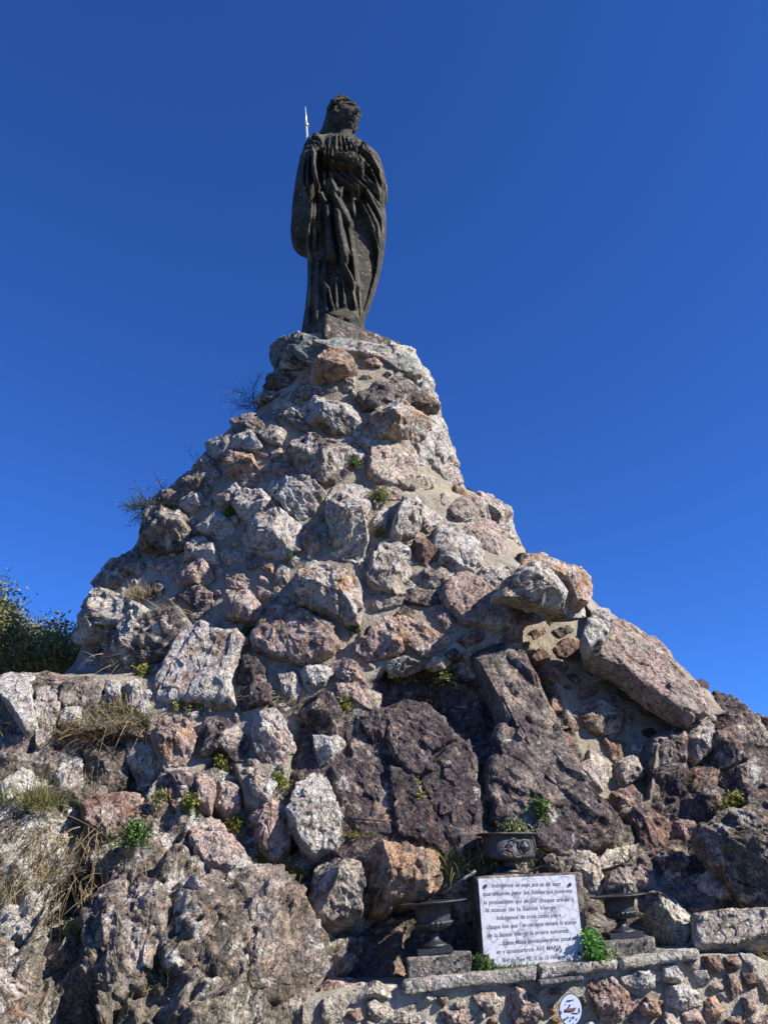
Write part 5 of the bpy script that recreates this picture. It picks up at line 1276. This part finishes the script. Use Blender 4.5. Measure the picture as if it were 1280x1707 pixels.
ML = dict(green=leaf_mat('green_leaf', (.05, .10, .02), (.10, .17, .03)), yell=leaf_mat('yellow_green_leaf', (.15, .17, .03), (.24, .22, .04)), dark=leaf_mat('dark_leaf', (.05, .075, .025), (.09, .12, .04)),
          straw=leaf_mat('dry_straw', (.30, .24, .13), (.20, .15, .07)), olive=leaf_mat('olive_leaf', (.15, .17, .05), (.26, .25, .08)), grey=leaf_mat('grey_twig', (.13, .14, .12), (.22, .22, .19)), bright=leaf_mat('bright_leaf', (.08, .20, .03), (.13, .30, .05)),
          violet=leaf_mat('violet_petal', (.22, .16, .42), (.3, .22, .5)), gold=leaf_mat('yellow_petal', (.6, .42, .03), (.7, .5, .05)), white=leaf_mat('pale_petal', (.6, .55, .5), (.55, .5, .5)), rust=leaf_mat('rusty_leaf', (.18, .10, .04), (.13, .09, .04)))
pr = np.random.default_rng(99)
def blades(roots, dirs, L, w, droop, n=4):
    """curved tapering blades as strips"""
    k = len(roots); up = np.array([0, 0, 1.0]); V = np.zeros((k, n + 1, 2, 3)); sidev = np.cross(dirs, pr.normal(size=(k, 3))); sidev /= np.linalg.norm(sidev, axis=1, keepdims=True)
    for i in range(n + 1):
        t_ = i / n; p = roots + dirs * (L * t_)[:, None] - up * (droop * L * t_ * t_)[:, None]
        ww = (w * (1 - t_ * .9))[:, None]; V[:, i, 0] = p - sidev * ww; V[:, i, 1] = p + sidev * ww
    V = V.reshape(-1, 3); b_ = (np.arange(k) * (n + 1) * 2)[:, None]; i = (np.arange(n) * 2)[None]
    Q = np.stack([b_ + i, b_ + i + 1, b_ + i + 3, b_ + i + 2], -1).reshape(-1, 4); c = np.repeat(pr.uniform(.55, 1.35, k), (n + 1) * 2)
    return V, Q, np.stack([c, c, c, np.ones_like(c)], 1)
def leaves(cen, size, asp=.5):
    k = len(cen); a = pr.normal(size=(k, 3)); a /= np.linalg.norm(a, axis=1, keepdims=True); b_ = np.cross(a, pr.normal(size=(k, 3))); b_ /= np.linalg.norm(b_, axis=1, keepdims=True); c3 = np.cross(a, b_)
    s_ = size[:, None]; V = np.stack([cen - a * s_, cen + b_ * s_ * asp + c3 * s_ * .12, cen + a * s_, cen - b_ * s_ * asp + c3 * s_ * .12], 1).reshape(-1, 3)
    Q = np.arange(k * 4).reshape(-1, 4); c = np.repeat(pr.uniform(.5, 1.4, k), 4); return V, Q, np.stack([c, c, c, np.ones_like(c)], 1)
def rootpt(u, v):
    h_, n_ = hit(u, v); 
    if n_ is None: n_ = np.array([0, -1, .2])
    return h_, n_
def merge(L):
    V = []; Q = []; C_ = []; o = 0
    for v, q, c in L: V.append(v); Q.append(q + o); C_.append(c); o += len(v)
    return np.concatenate(V), np.concatenate(Q), np.concatenate(C_)
def plant(u, v, px, kind, leafm, label, name='herb', flower=None, group=None, Y=None, out=None, cat='plant', stemm='olive'):
    h_, n_ = rootpt(u, v); 
    if Y: h_ = at(u, v, Y); n_ = np.array([0, -1, .2])
    R = px * .0056 * (1.1 if kind == 'mat' else 1.3); e = empty(name, h_ - n_ * .01, label, cat, group)
    o_ = np.array([0, -.45, .8]) if out is None else np.array(out, float); base_dir = o_ + n_ * .3; base_dir /= np.linalg.norm(base_dir)
    if kind == 'herb':
        k = int(26 + px * 2.6); d = base_dir + pr.normal(size=(k, 3)) * .75; d /= np.linalg.norm(d, axis=1, keepdims=True)
        L = pr.uniform(.35, 1.0, k) * R; r0_ = h_ + pr.normal(size=(k, 3)) * R * .16
        mesh_obj('stems', *[x for x in blades(r0_, d, L, np.full(k, .0022), np.full(k, .25), 3)][:2], ML[stemm], e, False, None)
        m_ = 14; T = pr.uniform(.2, 1.05, (k, m_)); cen = (r0_[:, None] + d[:, None] * (L[:, None] * T)[..., None] - np.array([0, 0, 1]) * (.25 * L[:, None] * T * T)[..., None] + pr.normal(size=(k, m_, 3)) * R * .10).reshape(-1, 3)
        V, Q, c = leaves(cen, pr.uniform(.006, .013, len(cen)) * (1 + px / 70), .55); mesh_obj('leaves', V, Q, ML[leafm], e, False, c)
        tips = (r0_ + d * L[:, None])
    else:
        k = int(50 + px * 3.5); wd = np.array([1.0, .3, .15]); d = base_dir + pr.normal(size=(k, 3)) * (.42 if kind == 'grass' else .6); d /= np.linalg.norm(d, axis=1, keepdims=True)
        L = pr.uniform(.4, 1.1, k) * R; spread = (.35 if kind == 'grass' else .75) * R
        r0_ = h_ + pr.normal(size=(k, 3)) * spread * wd
        V, Q, c = blades(r0_, d, L, pr.uniform(.0025, .0045, k), pr.uniform(.1, .6, k)); mesh_obj('blades', V, Q, ML[leafm], e, False, c); tips = r0_ + d * L[:, None] - np.array([0, 0, 1]) * (.3 * L)[:, None]
    if flower:
        sel = pr.choice(len(tips), min(len(tips), flower[1]), False); cen = np.repeat(tips[sel], 4, 0) + pr.normal(size=(len(sel) * 4, 3)) * .005
        V, Q, c = leaves(cen, np.full(len(cen), flower[2] if len(flower) > 2 else .008), .8); mesh_obj('flowers', V, Q, ML[flower[0]], e, False, c)
    return e
G1 = 'small green plants rooted in the joints of the stonework'
HERBS = [(594,775,20,'green','bright green plant under the overhanging grey stone high on the cone'), (634,832,22,'olive','sprawling olive plant right of the long brown-tipped stone'), (628,890,14,'olive','little dark tuft just right of the tip of the long hanging stone'),
 (386,856,15,'yell','small yellow-green plant on the left flank beside a white stone'), (520,1016,26,'green','leafy plant at the foot of the tall split white and rust stone'), (592,1046,12,'green','small plant below the right foot of the split stone'),
 (483,932,11,'green','tiny plant at the end of the orange streaked flat stone'), (413,1054,11,'dark','tiny dark plant left of the large pink boulder'), (368,1172,22,'green','green clump under the tall brown slab on the left'), (330,1180,13,'yell','yellowish tuft at the left foot of the tall brown slab'),
 (371,1274,14,'yell','yellow-green plant between dark stones low on the left'), (465,1304,16,'yell','yellow plant above the pale tongue of mortar'), (396,1382,18,'yell','yellow-green plant on the rounded pink rock'), (318,1342,14,'yell','yellow tuft among dark crags at the lower left'),
 (225,1394,24,'green','green plant under the reddish rock face at the lower left'), (268,1332,13,'olive','olive tuft right of the reddish rock face'), (899,1350,16,'green','green tuft in the crack of the tall purple rock above the upper urn'), (242,1124,16,'yell','yellow-green plant in the notch below the long dark boulder'),
 (692,1310,12,'yell','yellow moss cushion on the purple cliff slab'), (575,1176,13,'yell','small yellow plant above the purple cliff at its left top'), (662,1133,10,'yell','tiny yellow tuft on the mortar lip above the hollow'), (740,1130,20,'olive','hanging olive plant on the lip above the dark hollow'),
 (812,1114,12,'green','small green plant on top of the tall purple rock'), (552,963,10,'dark','tiny dark plant low on the big split stone'), (676,968,10,'yell','tiny yellow plant between grey stones at centre right'), (590,1052,8,'dark','darkest little sprig under the pink boulder'),
 (115,1478,20,'green','green clump beside the grass on the far left ledge'), (128,1560,18,'olive','mossy plant in the dark cleft at the lower left'), (1205,1352,22,'yell','yellow-green moss along the edge of the big grey boulder'), (1232,1336,15,'yell','smaller yellow moss higher up the big grey boulder'), (300,1178,12,'olive','olive sprig at the left corner of the brown slab'),
 (700,1330,9,'yell','lower yellow moss spot on the purple cliff slab'), (845,1110,10,'olive','olive sprig on the right shoulder of the tall purple rock'), (530,1020,10,'yell','yellow sprig beside the leafy plant under the split stone'), (240,1300,12,'green','green sprig beside the ledge of dry grass')]
for u, v, px, lm_, lab in HERBS: plant(u, v, px, 'herb', lm_, lab, 'small_herb', group=G1)
plant(989, 1592, 20, 'herb', 'bright', 'lush bright green plant between the marble slab and the right block', 'leafy_plant', Y=5.95)
plant(984, 1566, 11, 'herb', 'bright', 'upper sprig of bright green leaves just right of the marble slab', 'leafy_plant', Y=6.05)
plant(803, 1610, 14, 'herb', 'green', 'small broad-leaved plant at the lower left corner of the marble slab', 'leafy_plant', Y=5.93)
for i, (u, v, w_) in enumerate([(825,1618,16), (850,1616,14), (880,1613,10)]):
    plant(u, v, w_, 'mat', 'green', ['green grass tuft under the left end of the marble slab', 'green grass tuft under the middle of the marble slab', 'last small grass tuft under the marble slab, toward its right half'][i], 'grass_tuft', Y=5.95, group='grass tufts along the foot of the slab')
GR = [(180,1215,62,'mat','straw',('violet',26),'wide mat of dry grass and tiny violet flowers on the left ledge',None), (120,1228,42,'mat','rust',('violet',8),'left end of the dry grass ledge, rusty brown',None), (235,1200,40,'mat','olive',('violet',14),'right end of the flowering ledge, olive stems',None),
 (50,1345,58,'grass','olive',('gold',1,.012),'olive grass with one yellow flower at the left edge',(.2,-.6,.7)), (40,1400,80,'mat','straw',None,'hanging mass of dry straw at the left edge',(.1,-.7,-.4)), (25,1470,70,'mat','straw',None,'lower heap of dry straw and rusty leaves at the left edge',(.3,-.8,-.2)), (90,1455,40,'mat','straw',None,'thin dry straw arching over the rock at lower left',(.6,-.6,.1)),
 (300,1030,46,'grass','straw',None,'dry stems leaning left from the left flank above the dark boulder',(-.7,-.3,.7)), (255,1095,48,'mat','straw',None,'dry trailing grass along the top of the dark left boulder',(-.6,-.4,.3)), (237,1000,40,'grass','straw',None,'single tall dry stalks on the left boulder top',(-.15,-.2,1)),
 (485,1165,34,'mat','straw',None,'dry grass trailing over the mossy stone at mid left',(-.5,-.6,-.1)), (765,1450,52,'mat','olive',('violet',6),'yellow-green grass cushion left of the upper urn',None), (735,1455,40,'mat','yell',None,'yellow end of the grass cushion left of the upper urn',None), (805,1440,34,'mat','rust',None,'brown dry end of the grass cushion against the upper urn',None), (655,1420,26,'mat','rust',None,'brown moss between the two boulders',None),
 (432,1440,24,'grass','green',None,'fresh green grass blades at the foot of the rounded pink rock',None), (470,1455,28,'grass','yell',None,'yellowing grass tuft left of the upright boulder',None), (1262,1588,34,'mat','olive',('white',14),'grass tuft with tiny pale flowers on the wall end at the right edge',None), (1255,1568,26,'grass','green',None,'green blades behind the pale flowers at the right edge',None),
 (1140,1290,34,'mat','straw',None,'dry grass hanging on the dark right crag',(-.3,-.8,-.1)), (115,1300,24,'mat','olive',None,'short olive grass under the left ledge',None), (195,1185,30,'grass','straw',('violet',6),'taller flowering stalks standing on the left ledge',(.1,-.2,1)), (715,1165,22,'mat','straw',None,'dry wisps hanging into the dark hollow',(-.2,-.8,-.6)), (575,1390,22,'mat','rust',None,'brown moss at the foot of the purple cliff',None),
 (600,1395,16,'mat','yell',None,'yellow moss beside the upright boulder top',None), (245,1640,28,'mat','olive',None,'moss in the shaded gap low on the left',None)]
for u, v, px, kd, lm_, fl_, lab, o_ in GR: plant(u, v, px, kd, lm_, lab, 'grass_tuft', fl_, 'grasses growing on the rocks', None, o_)
# flowers in the upper urn
plant(860, 1388, 18, 'herb', 'olive', 'sprig of violet pansies growing in the upper urn', 'potted_flowers', ('violet', 12, .010), None, 6.30)
# shrubs on the skyline
def shrub(org, R, H, nb, nl, leafm, label, dirb=(0, 0, 1), name='shrub', lsize=.012, barkm='grey', cat='shrub', thick=.004):
    e = empty(name, org, label, cat); org = np.array(org, float); br = []; tips = []
    V_, Q_, C_ = [], [], []
    def limb(p, d, L, r, lev):
        n = 4; pts = [p]
        for i in range(n):
            d = d + pr.normal(size=3) * .16; d /= np.linalg.norm(d); p = p + d * L / n; pts.append(p)
        pts = np.array(pts); s1 = np.cross(d, [.3, .4, .85]); s1 /= np.linalg.norm(s1); s2 = np.cross(d, s1); ring = []
        for i, q in enumerate(pts):
            rr_ = r * (1 - .6 * i / n)
            for j in range(4): ring.append(q + (s1 * math.cos(j * 1.5708) + s2 * math.sin(j * 1.5708)) * rr_)
        V_.append(np.array(ring)); Q_.append(grid_faces(n + 1, 4, True)); C_.append(np.ones(((n + 1) * 4, 4)))
        if lev == 0: tips.append((pts, L)); return
        for _ in range(nb[lev - 1]):
            k = pr.integers(1, n + 1); dd = d + pr.normal(size=3) * .55; dd /= np.linalg.norm(dd); limb(pts[k], dd, L * pr.uniform(.5, .75), r * .55, lev - 1)
    for _ in range(nb[-1]):
        dd = np.array(dirb, float) + pr.normal(size=3) * R; dd /= np.linalg.norm(dd); limb(org + pr.normal(size=3) * .02, dd, H * pr.uniform(.45, .65), thick, len(nb) - 1)
    mesh_obj('branches', *merge(list(zip(V_, Q_, C_)))[:2], ML[barkm], e, False)
    T = np.concatenate([t_[0] for t_ in tips]); idx = pr.integers(0, len(T), nl); cen = T[idx] + pr.normal(size=(nl, 3)) * H * .035
    V, Q, c = leaves(cen, pr.uniform(.6, 1.3, nl) * lsize, .55); mesh_obj('foliage', V, Q, ML[leafm], e, False, c); return e
shrub(at(438, 690, 8.2), .38, .62, [4, 5, 9], 500, 'grey', 'wispy grey shrub on the upper left skyline of the cone', (-.9, -.1, .75), 'wispy_shrub', .007)
shrub(at(264, 850, 8.15), .5, .42, [5, 6, 12], 2200, 'dark', 'dark blue-green cushion shrub on the left skyline of the cone', (-.9, -.2, -.1), 'cushion_shrub', .009)
shrub(at(275, 820, 8.3), .3, .28, [3, 3, 4], 90, 'violet', 'few thin stalks with violet flowers above the dark cushion shrub', (-.4, -.1, .8), 'flower_stalks', .007)
shrub(at(327, 770, 8.3), .3, .22, [2, 3, 2], 30, 'grey', 'tiny bare twig on the left skyline between the two shrubs', (-.4, -.1, .9), 'bare_twig', .006)
# evergreen oak behind the left outcrop
def tree(x, y, z0, H, seed, label, crown):
    global pr
    pr = np.random.default_rng(seed); e = empty('oak_tree', (x, y, z0), label, 'tree', None); V_, Q_, C_ = [], [], []; ends = []
    def limb(p, d, L, r, lev):
        n = 5; pts = [p]
        for i in range(n): d = d + pr.normal(size=3) * .13; d /= np.linalg.norm(d); p = p + d * L / n; pts.append(p)
        pts = np.array(pts); s1 = np.cross(d, [.3, .4, .85]); s1 /= np.linalg.norm(s1); s2 = np.cross(d, s1); ring = []
        for i, q in enumerate(pts):
            for j in range(6): ring.append(q + (s1 * math.cos(j * 1.047) + s2 * math.sin(j * 1.047)) * r * (1 - .5 * i / n))
        if lev <= 3 and not crown(pts[-1:])[0]: return
        V_.append(np.array(ring)); Q_.append(grid_faces(n + 1, 6, True)); C_.append(np.ones((len(ring), 4)))
        if lev <= 1: ends.append(pts)
        if lev == 0: return
        for _ in range((7, 6, 7, 6)[lev - 1]):
            k = pr.integers(2, n + 1); dd = d * .7 + pr.normal(size=3) * .6; dd[2] = abs(dd[2]) * .6 + .05; dd /= np.linalg.norm(dd); limb(pts[k], dd, L * pr.uniform(.5, .72), r * .55, lev - 1)
    limb(np.array([x, y, z0]), np.array([.05, 0, 1.0]), H * .5, .16, 4)
    v_, q_, c_ = merge(list(zip(V_, Q_, C_))); bk, tb, bb = mat_new('bark'); bb.inputs['Base Color'].default_value = (.10, .085, .07, 1); bb.inputs['Roughness'].default_value = .95
    mesh_obj('trunk', v_, q_, bk, e, False)
    T = np.concatenate(ends); w = crown(T); T = T[w]; tu, tv_ = proj(T); T = T[(tu > -130) & (tv_ < 1165)]; nl = 52000; cen = T[pr.integers(0, len(T), nl)] + pr.normal(size=(nl, 3)) * .11
    leaf_tone = fbm(cen * 1.6, 2, 7); k1 = leaf_tone > -.25  # noise splits the leaves at random into olive and dark clumps
    V, Q, c = leaves(cen[k1], pr.uniform(.016, .032, k1.sum()), .55); mesh_obj('crown', V, Q, ML['olive'], e, False, c)
    V, Q, c = leaves(cen[~k1], pr.uniform(.016, .032, (~k1).sum()), .55); mesh_obj('crown', V, Q, ML['dark'], e, False, c)
    return e
def crown_left(T):
    u, v = proj(T); lim = np.interp(u, [-400, -60, 8, 22, 60, 78, 100, 130, 175], [880, 950, 968, 1025, 1040, 1050, 1022, 1024, 1085]); return v > lim + 2
tree(-5.3, 11.2, .6, 7.6, 4, 'olive-green oak rising behind the left outcrop at the photo edge', crown_left)
tree(-4.4, 10.6, .6, 6.8, 9, 'lower oak bush showing in the gap left of the white boulder', crown_left)

for o in bpy.data.objects:
    if o.name.split('.')[0] in ('leaves', 'blades', 'flowers', 'foliage', 'stems', 'crown') and o.parent: o['kind'] = 'stuff'
